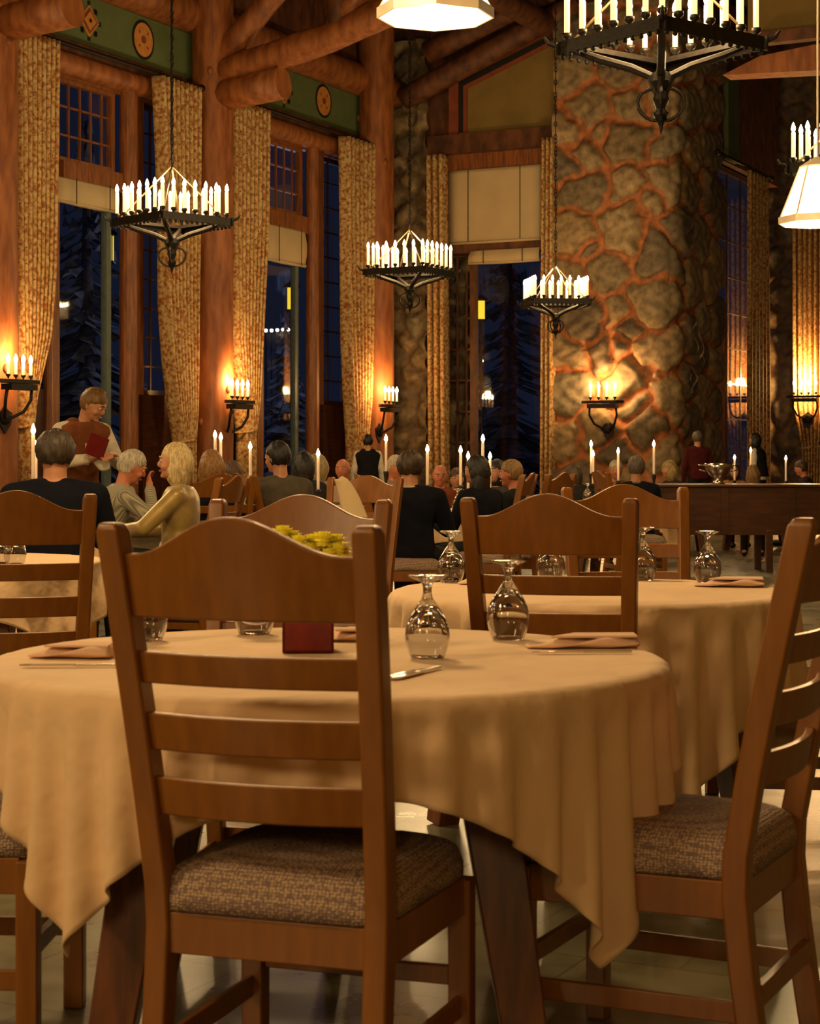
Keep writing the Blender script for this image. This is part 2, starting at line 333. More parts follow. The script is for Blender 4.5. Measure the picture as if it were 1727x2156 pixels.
# windows of the left wall
def window(n, p0, pxa, pxb, ea, eb, cols, rows, fm=TRIM, off=-.15, bw=.09):
    a = WPp(p0, pxa, ea); b = WPp(p0, pxb, ea); L = (b-a).length; d = (b-a)/L; H = eb-ea
    r0 = root('window_%d' % n, a); struct(r0)
    def bar(x0, x1, z0, z1, th, m_, nm, o=0):
        P = [d*x0+ZD*z0, d*x1+ZD*z0, d*x1+ZD*z1, d*x0+ZD*z1]; return obj(nm, G().prism([q+PD*(off+o) for q in P], PD*th), m_, r0)
    P = [d*0+ZD*0, d*L, d*L+ZD*H, ZD*H]; obj('pane', G().prism([q+PD*off for q in P], PD*.006), PANE, r0)
    g = G()
    for (x0, x1, z0, z1) in ((0, L, 0, bw), (0, L, H-bw, H), (0, bw, bw, H-bw), (L-bw, L, bw, H-bw)):
        g.prism([d*x0+ZD*z0+PD*(off-.04), d*x1+ZD*z0+PD*(off-.04), d*x1+ZD*z1+PD*(off-.04), d*x0+ZD*z1+PD*(off-.04)], PD*.1)
    obj('window_frame', g, fm, r0)
    if cols > 1 or rows > 1:
        g = G()
        for i in range(1, cols): x = L*i/cols; g.box(d*x+ZD*H/2+PD*off, (.03, .035, H-bw), Matrix.Rotation(math.atan2(d.y, d.x), 3, 'Z'))
        for j in range(1, rows): z = H*j/rows; g.box(d*L/2+ZD*z+PD*off, (L-bw, .035, .03), Matrix.Rotation(math.atan2(d.y, d.x), 3, 'Z'))
        obj('muntin', g, fm, r0)
    return r0
wn = 1
for (A, p1, p2, q1, q2, B) in ((22, 90, 112, 252, 290, 412), (488, 522, 543, 646, 670, 768)):
    window(wn, PL, p2, q1, 4.46, 5.75, 6, 3); wn += 1
    window(wn, PL, p2, q1-8, -.9, 4.2, 1, 1, MULL, bw=.12); wn += 1
    for (s0, s1) in ((A, p1), (q2, B)):
        window(wn, PL-.1, s0, s1, 1.05, 5.75, 3, 10, DARKW); wn += 1
        struct(obj('trim_4', pbox(PL-.1, s0, s1, FLR, 1.05, .1), DARKW))
    g = G(); pbox(PL, p1, p2, FLR, 5.8, .12, g, -.2); pbox(PL, q1, q2, FLR, 5.8, .12, g, -.2); pbox(PL, A, B, 5.72, 5.82, .1, g, -.15)
    pbox(PL, p2, q1, 4.18, 4.48, .2, g, -.2); pbox(PL, p2, q1, FLR, -.88, .25, g, -.2)
    # round face logs on the posts
    for a_, b_ in ((p1, p2), (q1, q2)):
        g2 = WPp(PL, (a_+b_)/2); log(g, [(g2.x, g2.y, 0), (g2.x, g2.y, 6.95)], (WPp(PL, b_)-WPp(PL, a_)).length*.3, jit=.02)
    struct(obj('trim_5', g, TRIM, smooth=False))
    # a little wall cabinet under the side window
# short corner of the left wall next to the stone pier
struct(obj('trim_6', pbox(PL-.3, 765, 835, FLR, 6.05, .3), BEAM))

# log pillars
def pillar(px, r, off, label, top=10.5):
    c = WPp(PL+off, px); r0 = G(); log(r0, [(0, 0, 0), (0, 0, top)], r, 24, .015)
    # knots
    for k in range(10):
        a = random.uniform(0, 2*PI); z = random.uniform(1.5, 8); r0.ell((math.cos(a)*r*.98, math.sin(a)*r*.98, z), (.05, .05, .07), n=8, m=6)
    o = obj('log_pillar', r0, LOG, smooth=True); o.location = (c.x, c.y, 0)
    return tag(o, label, 'pillar', 'log pillars along the window wall')
pillar(-14, .34, .35, 'peeled log pillar at the left edge of the view')
pillar(448, .34, .35, 'peeled log pillar between the two tall windows')
pillar(793, .34, .35, 'peeled log pillar beside the dark stone pier')
# trusses: beams that spring from the pillars and cross the hall
def U_of(v): return v.x*UX+v.y*UY
def truss(px, lab, seg):
    c = WPp(PL+.35, px); u0 = U_of(c); P0 = -17+.35
    r0 = root('roof_truss', (c.x, c.y, 0))
    def q(s, e): return PD*s + ZD*(EYE+e)
    for nm, pts, r, m_ in seg:
        g = G(); log(g, [q(*a) for a in pts], r, 16, .05)
        obj(nm, g, m_, r0, smooth=False, bevel=0)
        for pl in COL.objects[-1].data.polygons: pl.use_smooth = len(pl.vertices) < 5
    return tag(r0, lab, 'roof truss', 'log roof trusses')
SEG = [('corbel_log', [(0, 6.0), (1.35, 6.12)], .27, LOG), ('lower_chord', [(0, 6.35), (2.2, 6.75), (4.2, 7.35), (6.6, 8.0), (9, 8.3)], .24, LOG),
       ('diagonal_brace', [(.15, 6.6), (2.3, 8.6)], .2, LOG), ('web_brace', [(2.3, 6.9), (4.0, 8.7)], .17, LOG), ('king_strut', [(2.4, 6.7), (2.4, 8.8)], .2, BEAM),
       ('upper_chord', [(0, 7.9), (9, 9.2)], .28, BEAM)]
truss(448, 'log roof truss rising from the pillar between the two windows', SEG)
truss(-14, 'log roof truss whose corbel fills the top left corner', SEG)
g = G()
for pp in (-13.5, -10.8, -8): log(g, [R3(5, pp, 9.4+.3*(pp+14)/3), R3(33, pp, 9.4+.3*(pp+14)/3)], .22, 12)
struct(obj('trim_7', g, BEAM, smooth=True))

# curtain rods and curtains
def rod(plane, c0, pxa, pxb, e, lab):
    f = WPp if plane == 'p' else WU; a = f(c0, pxa, e); b = f(c0, pxb, e); g = G().tube([Vector((0, 0, 0)), b-a], .035, 10)
    g.ell((0, 0, 0), (.06, .06, .06), n=10, m=8); g.ell(b-a, (.06, .06, .06), n=10, m=8)
    o = obj('curtain_rod', g, IRON, smooth=True); o.location = a; return tag(o, lab, 'curtain rod')
rod('p', PL+.38, 92, 425, 6.08, 'black iron curtain rod over the near tall window')
rod('p', PL+.38, 540, 800, 6.08, 'black iron curtain rod over the farther tall window on the log wall')
def curtain(plane, c0, prof, folds, lab, amp=.10, tie=None, grp='patterned gold curtains'):
    f = WPp if plane == 'p' else WU; nrm = PD if plane == 'p' else -UD
    es = [q[0] for q in prof]; A = [q[1] for q in prof]; B = [q[2] for q in prof]; nx = folds*12; nz = 60
    org = f(c0, (A[0]+B[0])/2, es[-1]); vs_ = []
    ph = [random.uniform(-.5, .5) for _ in range(folds+2)]
    for j in range(nz+1):
        e = es[0]+(es[-1]-es[0])*j/nz; a = np.interp(-e, [-x for x in es], A); b = np.interp(-e, [-x for x in es], B)
        P0 = f(c0, a, e); P1 = f(c0, b, e); wd = (P1-P0).length; am = amp*(.8+.4*min(1, .8/max(wd, .2)))
        for i in range(nx+1):
            t = i/nx; k = t*folds; s = 2*abs(math.sin(PI*k + .12*ph[int(k)]*math.sin(j*.1)))**.8-1
            q = P0.lerp(P1, t + .25/folds*math.sin(4*PI*k)*.25) + nrm*(am*s) - org; vs_.append(q)
    n = len(vs_); W = nx+1; fs = [(j*W+i, j*W+i+1, (j+1)*W+i+1, (j+1)*W+i) for j in range(nz) for i in range(nx)]
    o = obj('curtain', G().add(vs_, fs), CURT, smooth=True, fix=False); o.location = org
    sd = o.modifiers.new('thick', 'SOLIDIFY'); sd.thickness = .008
    if tie:
        e, a, b = tie; P0 = f(c0, a, e)-org; P1 = f(c0, b, e)-org; m_ = (P0+P1)/2; r = (P1-P0).length/2+.03; d = (P1-P0).normalized()
        pts = [m_ + d*r*math.cos(q) + nrm*(.13*math.sin(q)) + ZD*.03*math.cos(q) for q in [2*PI*i/20 for i in range(21)]]
        obj('tie_back', G().tube(pts, .022, 8), CURT, o, smooth=True)
    return tag(o, lab, 'curtain', grp)
CP = PL+.38
curtain('p', CP, [(6.05, 27, 117), (4.5, 29, 114), (2.8, 31, 109), (1.8, 35, 98), (.9, 42, 66), (.3, 48, 56), (-1.1, 48, 60)], 9, 'patterned gold curtain drawn left, beside the window behind the waiter', tie=(.5, 45, 60))
curtain('p', CP, [(6.05, 331, 417), (4.0, 341, 414), (2.6, 344, 411), (1.6, 352, 409), (.8, 364, 407), (.32, 374, 402), (-1.1, 376, 404)], 9, 'patterned gold curtain tied back left of the middle log pillar', tie=(.32, 372, 403))
curtain('p', CP, [(6.05, 485, 562), (4.0, 484, 559), (3.0, 486, 552), (2.0, 490, 545), (1.0, 500, 538), (.4, 508, 528), (-1.1, 508, 528)], 9, 'patterned gold curtain right of the middle log pillar', tie=(.5, 503, 530))
curtain('p', CP, [(6.05, 723, 784), (4.0, 724, 782), (2.5, 727, 780), (1.2, 732, 776), (.3, 738, 766), (-1.1, 740, 765)], 7, 'patterned gold curtain left of the pillar by the stone pier')

# end wall, window and gable
g = G(); ubox(UE, 835, 905, FLR, 9.4, .4, g, -.02); ubox(UE, 835, 1172, 6.25, 9.4, .3, g, -.05); struct(obj('wall_end', g, BEAM))
def stonewall(name, W, E, fn, seeds, hgt=.13, cell=.06, mortar=.05, tint=1.0, mcol=(.42, .15, .05)):
    nx = int(W/cell)+1; nz = int((E[1]-E[0])/cell)+1
    xs = np.linspace(0, W, nx); zs = np.linspace(E[0], E[1], nz); XX, ZZ = np.meshgrid(xs, zs)
    rng = np.random.RandomState(len(seeds)+nx)
    wx = XX + .07*np.sin(ZZ*5.1+XX*2.3)+.03*np.sin(ZZ*13+XX*7); wz = ZZ + .07*np.sin(XX*4.7+ZZ*1.9)+.03*np.sin(XX*11-ZZ*9)
    S = np.array(seeds); sx = S[:, 2] if S.shape[1] > 2 else np.ones(len(S))
    D = np.sqrt(((wx[..., None]-S[:, 0]))**2 + ((wz[..., None]-S[:, 1]))**2) - sx*.0
    D = D - (S[:, 2] if S.shape[1] > 2 else 0)
    o = np.sort(D, -1); idx = D.argmin(-1); de = (o[..., 1]-o[..., 0])*.5
    h = np.clip((de-mortar*.8)/.16, 0, 1); h = np.sqrt(1-(1-h)**2)*hgt*1.25*(.6+.6*rng.rand(len(S))[idx]) + .012*np.sin(XX*17+3*np.sin(ZZ*11))*(h > 0)
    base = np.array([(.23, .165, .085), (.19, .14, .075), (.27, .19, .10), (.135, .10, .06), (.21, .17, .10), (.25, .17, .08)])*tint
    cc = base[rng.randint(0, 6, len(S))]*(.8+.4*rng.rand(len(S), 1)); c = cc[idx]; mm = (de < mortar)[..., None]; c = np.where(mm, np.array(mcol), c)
    vs_ = [fn(XX[j, i], ZZ[j, i], h[j, i]) for j in range(nz) for i in range(nx)]
    fs = [(j*nx+i, j*nx+i+1, (j+1)*nx+i+1, (j+1)*nx+i) for j in range(nz-1) for i in range(nx-1)]
    ob = obj(name, G().add(vs_, fs), STONE, smooth=True, fix=False)
    at = ob.data.color_attributes.new('Col', 'FLOAT_COLOR', 'POINT'); arr = np.ones((nx*nz, 4), dtype=np.float32); arr[:, :3] = c.reshape(-1, 3); at.data.foreach_set('color', arr.ravel())
    return ob
def rseeds(W, E, sp, seed=1):
    r = random.Random(seed); S = []; z = E[0]; k = 0
    while z < E[1]+sp:
        x = -sp + (k % 2)*sp*.5
        while x < W+sp: S.append((x+r.uniform(-.25, .25)*sp, z+r.uniform(-.22, .22)*sp, r.uniform(-.06, .08))); x += sp*r.uniform(.85, 1.3)
        z += sp*.72; k += 1
    return S
# the great stone column
A0 = WU(UC, 1170); L1 = (CORN-A0).length; B1 = WPp(PA, 1512); L2 = (B1-CORN).length
def colfn(wd, e, h):
    if wd <= L1: b = A0 + PD*wd; nn = -UD
    else: b = CORN + UD*(wd-L1); nn = PD
    t = max(0, 1-abs(wd-L1)/.35); nn = (nn + (PD if wd <= L1 else -UD)*t*.9).normalized()
    return b + nn*(h - .16*t*t) + ZD*(e)
def colw(px, py):
    if px <= 1415: q = WU(UC, px); return ((q-A0).length, (HZ-py)*q.y/F)
    q = WPp(PA, px); return (L1+(q-CORN).length, (HZ-py)*q.y/F)
seeds_px = [(1235, 405, .1), (1320, 385, .0), (1410, 372, .1), (1305, 480, .13), (1425, 480, .02), (1372, 420, -.12), (1392, 545, .13), (1285, 577, .08), (1375, 635, .17), (1215, 495, .08), (1240, 530, -.12), (1200, 575, .04), (1300, 660, -.02), (1235, 685, .08), (1325, 697, -.02), (1205, 752, .05), (1265, 742, .06), (1310, 735, -.06), (1385, 740, .13), (1210, 825, .12), (1312, 800, .08), (1385, 782, -.12), (1405, 832, .1), (1255, 905, .1), (1192, 930, .06), (1365, 900, .1), (1345, 860, -.04), (1300, 955, .02), (1400, 965, .05), (1215, 1010, .1), (1320, 1030, .1), (1410, 1040, .1), (1235, 1090, .1), (1340, 1100, .1), (1325, 300, .16), (1405, 305, .03), (1235, 315, .04), (1195, 360, -.03), (1205, 270, .04), (1265, 285, -.1), (1240, 225, .1), (1325, 225, .08), (1400, 215, .08), (1220, 150, .08), (1310, 145, .1), (1395, 140, .08), (1240, 70, .1), (1340, 60, .1), (1430, 60, .1), (1250, -10, .1), (1360, -20, .1), (1240, -90, .1), (1380, -100, .1),
            (1470, 505, .1), (1460, 590, 0), (1490, 580, .05), (1478, 690, .05), (1502, 690, .05), (1455, 730, .05), (1480, 750, .0), (1500, 760, .05), (1448, 810, .0), (1475, 830, .05), (1500, 850, .05), (1455, 900, .1), (1490, 930, .1), (1445, 970, .05), (1480, 1000, .1), (1450, 400, .1), (1490, 410, .1), (1455, 320, .05), (1490, 310, .1), (1450, 230, .1), (1490, 220, .1), (1455, 140, .1), (1490, 120, .1), (1470, 30, .1), (1470, -50, .1), (1480, 1080, .2)]
sc_ = [(*colw(a, b), c) for a, b, c in seeds_px]
stc = struct(stonewall('wall_column', L1+L2, (FLR, 8.6), colfn, sc_, cell=.04, mortar=.05, tint=1.25)); stc['label'] = 'great column of rounded granite boulders in terracotta mortar'
g = G().prism([CORN-ZD*EYE-PD*.1+UD*.1, A0-ZD*EYE+PD*.05+UD*.1, A0-ZD*EYE+UD*L2+PD*.05, CORN-ZD*EYE+UD*L2-PD*.1], (0, 0, 10.4)); struct(obj('wall_core', g, BEAM))
# stone pier in the corner
pa = WU(UE, 832); W1 = (WU(UE, 905)-pa).length
struct(stonewall('wall_pier', W1, (FLR, 8.4), lambda x, e, h: pa+PD*x+ZD*e-UD*(h+.05), rseeds(W1, (FLR, 8.4), .55, 3), tint=1.1, mcol=(.16, .10, .05)))
ja = WU(UE+.45, 942); W2 = (WU(UE+.45, 1004)-ja).length
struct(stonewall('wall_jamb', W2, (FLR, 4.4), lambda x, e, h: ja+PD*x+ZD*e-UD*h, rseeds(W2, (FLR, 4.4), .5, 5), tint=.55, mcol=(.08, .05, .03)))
# end window: glass, muntins, shades
a = WU(UE+.2, 1004, -.9); b = WU(UE+.2, 1142, -.9)
r0 = struct(root('window_20', a)); L = (b-a).length
obj('pane', G().prism([Vector((0, 0, 0)), PD*L, PD*L+ZD*5.2, ZD*5.2], UD*.006), PANE, r0)
g = G()
for x0, x1, z0, z1 in ((-.12, .0, -.1, 5.2), (L, L+.1, -.1, 5.2), (-.12, L+.1, -.16, 0), (-.6, L+.1, 5.12, 5.3)): g.prism([PD*x0+ZD*z0-UD*.05, PD*x1+ZD*z0-UD*.05, PD*x1+ZD*z1-UD*.05, PD*x0+ZD*z1-UD*.05], UD*.12)
obj('window_frame', g, BEAM, r0)
a2 = WU(UE+.3, 942, -.9); L3 = (WU(UE+.3, 1000, -.9)-a2).length
r0 = struct(root('window_21', a2)); g = G()
for i in range(4): g.prism([PD*(L3*i/3)+ZD*0, PD*(L3*i/3+.04), PD*(L3*i/3+.04)+ZD*5.1, PD*(L3*i/3)+ZD*5.1], UD*.03)
for j in range(9): g.prism([ZD*(j*.62), PD*L3+ZD*(j*.62), PD*L3+ZD*(j*.62+.035), ZD*(j*.62+.035)], UD*.03)
obj('muntin', g, BEAM, r0); obj('pane', G().prism([UD*.01, UD*.01+PD*L3, UD*.01+PD*L3+ZD*5.1, UD*.01+ZD*5.1], UD*.006), PANE, r0)
g = G(); ubox(UE, 900, 1170, 6.05, 6.42, .5, g, .25); struct(obj('trim_8', g, BEAM))
struct(obj('trim_9', ubox(UE, 935, 1150, 5.72, 6.08, .3, off=.05), TRIM))
struct(obj('trim_10', ubox(UE, 940, 1150, 4.1, 4.3, .3, off=.05), BEAM))
struct(obj('wall_sill', ubox(UE, 905, 1172, FLR, -.88, .4, off=.05), BEAM))
def shade(fn, lo, hi, e0, e1, nrm, lab, flat=False):
    a = fn(lo); b = fn(hi); L = (b-a).length; d = (b-a)/L; H = e1-e0; org = Vector((a.x, a.y, EYE+e0)); g = G(); r0 = root('roman_shade', org)
    N = 20; vs_ = []
    for j in range(N+1):
        z = H*j/N; bulge = .015 if flat else .02+.05*math.sin(PI*min(1, (1-j/N)))
        for i in range(9): vs_.append(d*(L*i/8 - (0 if flat else .05*(1-j/N)*(1 if i == 0 else 0))) + ZD*(z - (0 if flat else .015*math.sin(PI*i/8)*(1-j/N))) + nrm*bulge)
    g.add(vs_, [(j*9+i, j*9+i+1, (j+1)*9+i+1, (j+1)*9+i) for j in range(N) for i in range(8)])
    o = obj('shade_cloth', g, CREAM, r0, smooth=True, fix=False); sd = o.modifiers.new('t', 'SOLIDIFY'); sd.thickness = .01
    for k in (.22, .78): 
        obj('cord', G().tube([d*L*k+nrm*(.03+ (0 if flat else .1))+ZD*z for z in (0, H*.5, H)], .008, 6), IRON, r0)
    obj('hem_bar', G().tube([nrm*.03+ZD*.02, d*L+nrm*.03+ZD*.02], .028, 8), CREAM, r0, smooth=True)
    return tag(r0, lab, 'window shade', 'cream window shades')
shade(lambda q: WPp(PL-.02, q), 118, 244, 3.84, 4.22, PD, 'cream roman shade pulled up above the near window behind the waiter')
shade(lambda q: WPp(PL-.02, q), 556, 640, 3.55, 4.20, PD, 'cream roman shade above the window right of the middle pillar')
shade(lambda q: WU(UE-.07, q), 945, 1140, 4.27, 5.73, -UD, 'large flat cream shade filling the top of the end window', True)
shade(lambda q: WU(UE-.07, q), 992, 1138, 3.86, 4.13, -UD, 'narrow cream roman shade just below the large flat shade')
curtain('u', UE-.35, [(6.02, 899, 938), (3, 901, 941), (-1.1, 903, 944)], 3, 'narrow patterned gold curtain right of the stone pier')
curtain('u', UE-.6, [(6.12, 1143, 1170), (3, 1141, 1168), (-1.1, 1139, 1167)], 3, 'narrow patterned gold curtain against the left side of the great column')
# gable panel
def upoly(u0, pts, th, off=0): return G().prism([WU(u0-off, px, eU(u0-off, px, py)) for px, py in pts], UD*th)
struct(obj('wall_gable', upoly(UE, [(945, 285), (945, 158), (1175, 40), (1175, 285)], .1, .1), OLIVE))
struct(obj('trim_11', upoly(UE, [(945, 283), (945, 158), (1175, 38), (1175, 62), (965, 172), (965, 283)], .08, .16), REDP))
struct(obj('trim_12', upoly(UE, [(966, 278), (966, 174), (1175, 66), (1175, 78), (975, 181), (975, 278)], .08, .15), BLACKP))
struct(obj('trim_13', upoly(UE, [(975, 278), (975, 181), (1175, 78), (1175, 88), (983, 186), (983, 278)], .08, .14), REDP))
g = G(); log(g, [WU(UE-.5, 850, eU(UE, 850, 220)), WU(UE-.5, 1220, eU(UE, 1220, 20))], .22); log(g, [WU(UE-.7, 900, eU(UE, 900, 130)), WU(UE-.7, 1200, eU(UE, 1200, -20))], .22); struct(obj('trim_14', g, BEAM, smooth=True))

# alcove beyond the column
def AL(px, e=0, off=0): return WPp(PA+off, px, e)
g = G(); a = AL(1512); b = AL(1640); a = a-ZD*EYE; b = b-ZD*EYE
g.prism([a+ZD*(EYE+6.0), b+ZD*(EYE+6.0), b+ZD*10.4, a+ZD*10.4], -PD*.3); g.prism([a, b, b+ZD*.5, a+ZD*.5], -PD*.3)
struct(obj('wall_alcove', g, BEAM))
window(22, PA-.05, 1516, 1600, -.6, 5.95, 3, 9, DARKW)
struct(obj('trim_15', pbox(PA, 1511, 1517, FLR, 3.0, .15), TRIM))
rod('p', PA+.3, 1512, 1625, 5.95, 'black iron curtain rod to the right of the great stone column')
curtain('p', PA+.3, [(5.9, 1577, 1617), (2, 1576, 1621), (-1.1, 1576, 1622)], 6, 'lit gold curtain right of the great stone column', amp=.035)
fa = WU(UF, 1612); W4 = (WU(UF, 1900)-fa).length
struct(stonewall('wall_far', W4, (FLR, 8.6), lambda x, e, h: fa+PD*x+ZD*e-UD*h, rseeds(W4, (FLR, 8.6), .62, 9), tint=.8, mcol=(.20, .12, .06)))
struct(obj('wall_far_core', ubox(UF, 1600, 1900, FLR, 9.4, .3, off=-.1), BEAM))
curtain('u', UF-.45, [(5.9, 1668, 1760), (3.0, 1668, 1760), (1.2, 1670, 1760), (.3, 1690, 1740), (-1.1, 1692, 1735)], 8, 'brightly lit gold curtain at the right edge behind the sconce', tie=(.3, 1688, 1742))
g = G().prism([WU(26, px, eU(26, px, py)) for px, py in ((1522, 158), (1600, 118), (1760, 84), (1900, 60), (1900, 132), (1760, 146))], UD*.4)
struct(obj('trim_16', g, LOG)); struct(obj('trim_17', ubox(27, 1575, 1900, eU(27, 1600, 92), eU(27, 1600, 68), .2), BEAM))
struct(obj('wall_header', ubox(27.3, 1575, 1900, eU(27, 1600, 70), 9.4, .2), OLIVE))
struct(obj('trim_18', pbox(PA, 1524, 1546, eP(PA, 1535, 340), eP(PA, 1535, 160), .1), GREEN))

# ------------------------------------------------------------------ outside the windows
g = G().prism([R3(-5, -60, -.6), R3(75, -60, -.6), R3(75, PL-.7, -.6), R3(-5, PL-.7, -.6)], (0, 0, .1))
SNOW = mat('dusk_ground', (.09, .10, .13), (.05, .055, .07), rough=.9, scale=1.2)
struct(obj('ground', g, SNOW))
BARK = mat('dark_bark', (.12, .12, .15), (.06, .06, .08), rough=.9, scale=10)
TREE = mat('night_foliage', (.30, .34, .46), (.10, .12, .17), rough=.9, scale=4)
def conifer(px, d, h, lab):
    x = X(px, d); rr = root('conifer', (x, d, -.5)); rnd = random.Random(int(px*7+d))
    obj('trunk', G().tube([(0, 0, 0), (.05, 0, h*.5), (0, 0, h)], [h*.03, h*.018, .02], 8), BARK, rr, smooth=True)
    g = G()
    for k in range(260):
        t = rnd.random()**.8; z = h*(.08+.9*t); R = h*.22*(1-t)+.15; a = rnd.uniform(0, 2*PI); r = R*rnd.uniform(.5, 1)
        p = Vector((math.cos(a)*r, math.sin(a)*r, z-r*.35)); q = Vector((0, 0, z+.1)); s = Vector((-math.sin(a), math.cos(a), 0))*R*.22
        g.add([q, p+s, p*1.05+Vector((0, 0, -.1)), p-s], [(0, 1, 2, 3)])
    obj('foliage', g, TREE, rr, fix=False); return tag(rr, lab, 'tree', 'conifers outside in the dark')
conifer(600, 44, 5.2, 'pale rounded conifer outside the window right of the middle pillar')
conifer(180, 40, 9, 'tall dark conifer outside the window behind the waiter')
conifer(1070, 56, 10, 'dark conifer outside the end window')
lampx = [(226, 522, 33, 'yellow glass lantern outside the near window, beside the mullion'), (615, 628, 39, 'yellow glass lantern outside the window right of the middle pillar'), (1013, 652, 46, 'small yellow lantern outside the end window')]
for px, py, d, lab in lampx:
    r0 = root('outdoor_lantern', (X(px, d), d, Zp(py, d)-.28)); s = 1.0
    obj('lantern_glass', G().box((0, 0, .27), (.2, .2, .46)), YGLASS, r0)
    g = G().lathe([(.19, .5), (.16, .56), (.04, .64), (0, .64)], 4); g.box((0, 0, .02), (.26, .26, .04)); g.box((0, 0, .505), (.26, .26, .02)); g.tube([(0, 0, .62), (0, 0, .9)], .012, 6)
    for a in (-1, 1):
        for b in (-1, 1): g.box((a*.1, b*.1, .27), (.02, .02, .48))
    obj('lantern_frame', g, IRON, r0); obj('post', G().tube([(0, 0, 0), (0, 0, -.5-r0.location.z)], .04, 8), IRON, r0); tag(r0, lab, 'lantern', 'outdoor lanterns')
fl = [(548, 697, 50), (560, 696, 50), (572, 696, 51), (584, 695, 51), (596, 694, 52), (607, 694, 52), (1015, 760, 58), (1018, 830, 58), (1024, 862, 60), (1058, 958, 70), (1101, 958, 72)]  # glowing globes on added posts imitate light reflected in the panes
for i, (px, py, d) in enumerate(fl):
    zz = Zp(py, d); o = root('reflection_globe', (X(px, d), d, -.5)); obj('globe', G().ell((0, 0, zz+.5), (.05, .05, .05), n=10, m=8), WHITEL, o, smooth=True); obj('post', G().tube([(0, 0, 0), (0, 0, zz+.5)], .015, 6), IRON, o)
    tag(o, 'globe imitating a window reflection, in a level string by the middle pillar' if i < 6 else ('globe imitating a reflection at left side of end window' if i < 9 else 'tiny globe imitating a reflection low in the end window'), 'light', 'imitated reflections by the middle pillar' if i < 6 else ('imitated reflections at side of end window' if i < 9 else 'imitated reflections low in end window'))
lamp((X(600, 38), 40, 5), 90, .3, (.45, .6, 1)); 

# ------------------------------------------------------------------ candle parts
def candle_parts(par, x, y, z, L=.27, r=.019, cup=True, fl=1.3, wax=None):
    c = obj('candle', G().lathe([(0, 0), (r, 0), (r, L-.004), (r*.7, L), (0, L)], 10), wax or WAX, par, smooth=False); c.location = (x, y, z)
    for pl in c.data.polygons: pl.use_smooth = True
    f = obj('flame', G().lathe([(0, 0), (.011*fl, .008), (.016*fl, .024*fl), (.011*fl, .045*fl), (.004*fl, .062*fl), (0, .07*fl)], 10), FLAME, c, smooth=True); f.location = (0, 0, L)
    if cup:
        k = obj('candle_cup', G().lathe([(0, -.03), (.012, -.03), (.014, -.01), (.032, .005), (.034, .03), (.02, .03), (.018, .01), (0, .01)], 10), IRON, c, smooth=True)
    return c
# ------------------------------------------------------------------ chandeliers
def chandelier(loc, rz, lab):
    S = .44; r0 = root('chandelier', loc, rz)
    g = G()
    for a in range(4):
        M = Matrix.Rotation(a*PI/2, 3, 'Z'); g.box(M @ Vector((0, S, 0)), (2*S+.09, .07, .035), M); g.box(M @ Vector((0, S+.035, -.02)), (2*S+.14, .012, .09), M)
        for k in range(13):   # pierced band of little arches
            x = -S + 2*S*k/12; q = M @ Vector((x, S+.04, -.075)); g.ell(q, (.022, .012, .018), n=8, m=6)
        e = M @ Vector((S+.05, S+.05, 0)); g.tube([e, e*1.08+Vector((0, 0, .02)), e*1.12+Vector((0, 0, .06))], [.02, .015, .008], 6)
    obj('frame', g, IRON, r0)
    g = G()
    for a in range(4):   # ribs to the centre pendant
        M = Matrix.Rotation(a*PI/2+PI/4, 3, 'Z')
        g.tube([M @ Vector(q) for q in ((S*1.38, 0, -.02), (.40, 0, -.10), (.20, 0, -.16), (.07, 0, -.22), (.03, 0, -.34))], [.02, .03, .03, .03, .02], 8)
        g.tube([M @ Vector((.03+.15*math.sin(t)*(1-t/9), 0, -.30-.12*(1-math.cos(t))*.9)) for t in [i*PI*1.35/12 for i in range(13)]], .012, 6)
    g.lathe([(0, -.18), (.06, -.2), (.075, -.26), (.04, -.32), (.055, -.38), (.03, -.44), (.05, -.48), (.018, -.55), (0, -.62)], 12)
    obj('scrollwork_pendant', g, IRON, r0)
    g = G()
    for a in range(4): 
        M = Matrix.Rotation(a*PI/2+PI/4, 3, 'Z'); g.tube([M @ Vector((S*1.35, 0, .02)), (0, 0, .62)], .009, 6)
    obj('hanging_rod', g, STEELD, r0)
    g = G(); z = .6
    while z < 10.6-loc[2]:
        g.tube([(.028*math.cos(t)*(1 if int(z*20) % 2 else .3), .028*math.cos(t)*(.3 if int(z*20) % 2 else 1), z+.045*math.sin(t)) for t in [i*PI/3 for i in range(7)]], .007, 5, cap=False); z += .07
    g.tube([(0, 0, .6), (0, 0, 10.6-loc[2])], .008, 5)
    obj('chain', g, IRON, r0)
    for a in range(4):
        M = Matrix.Rotation(a*PI/2, 3, 'Z')
        for k in range(6):
            q = M @ Vector((-S+2*S*k/6, S, .03)); c = candle_parts(r0, q.x, q.y, .05)
    return tag(r0, lab, 'chandelier', 'iron candle chandeliers')
STEELD = mat('bronze_rod', (.30, .20, .10), (.24, .16, .08), rough=.35, metal=.8)
CH = [(362, 470, 20.9, 43, 'square iron candle chandelier before the window and the middle pillar'), (863, 577, 26.7, 62, 'iron candle chandelier hanging in front of the corner pillar and stone pier'),
      (1170, 640, 31.0, 8, 'smallest iron candle chandelier, hanging before the left side of the great column'), (1392, 100, 12.3, 38, 'largest iron candle chandelier, cropped by the top edge above the column')]
ch0 = None
for px, py, d, rz, lab in CH:
    loc = (X(px, d), d, Zp(py, d)+.03)
    if ch0 is None: ch0 = chandelier(loc, math.radians(rz), lab)
    else: dup(ch0, loc, math.radians(rz), lab)
    lamp((loc[0], loc[1], loc[2]+.36), 150, .05)
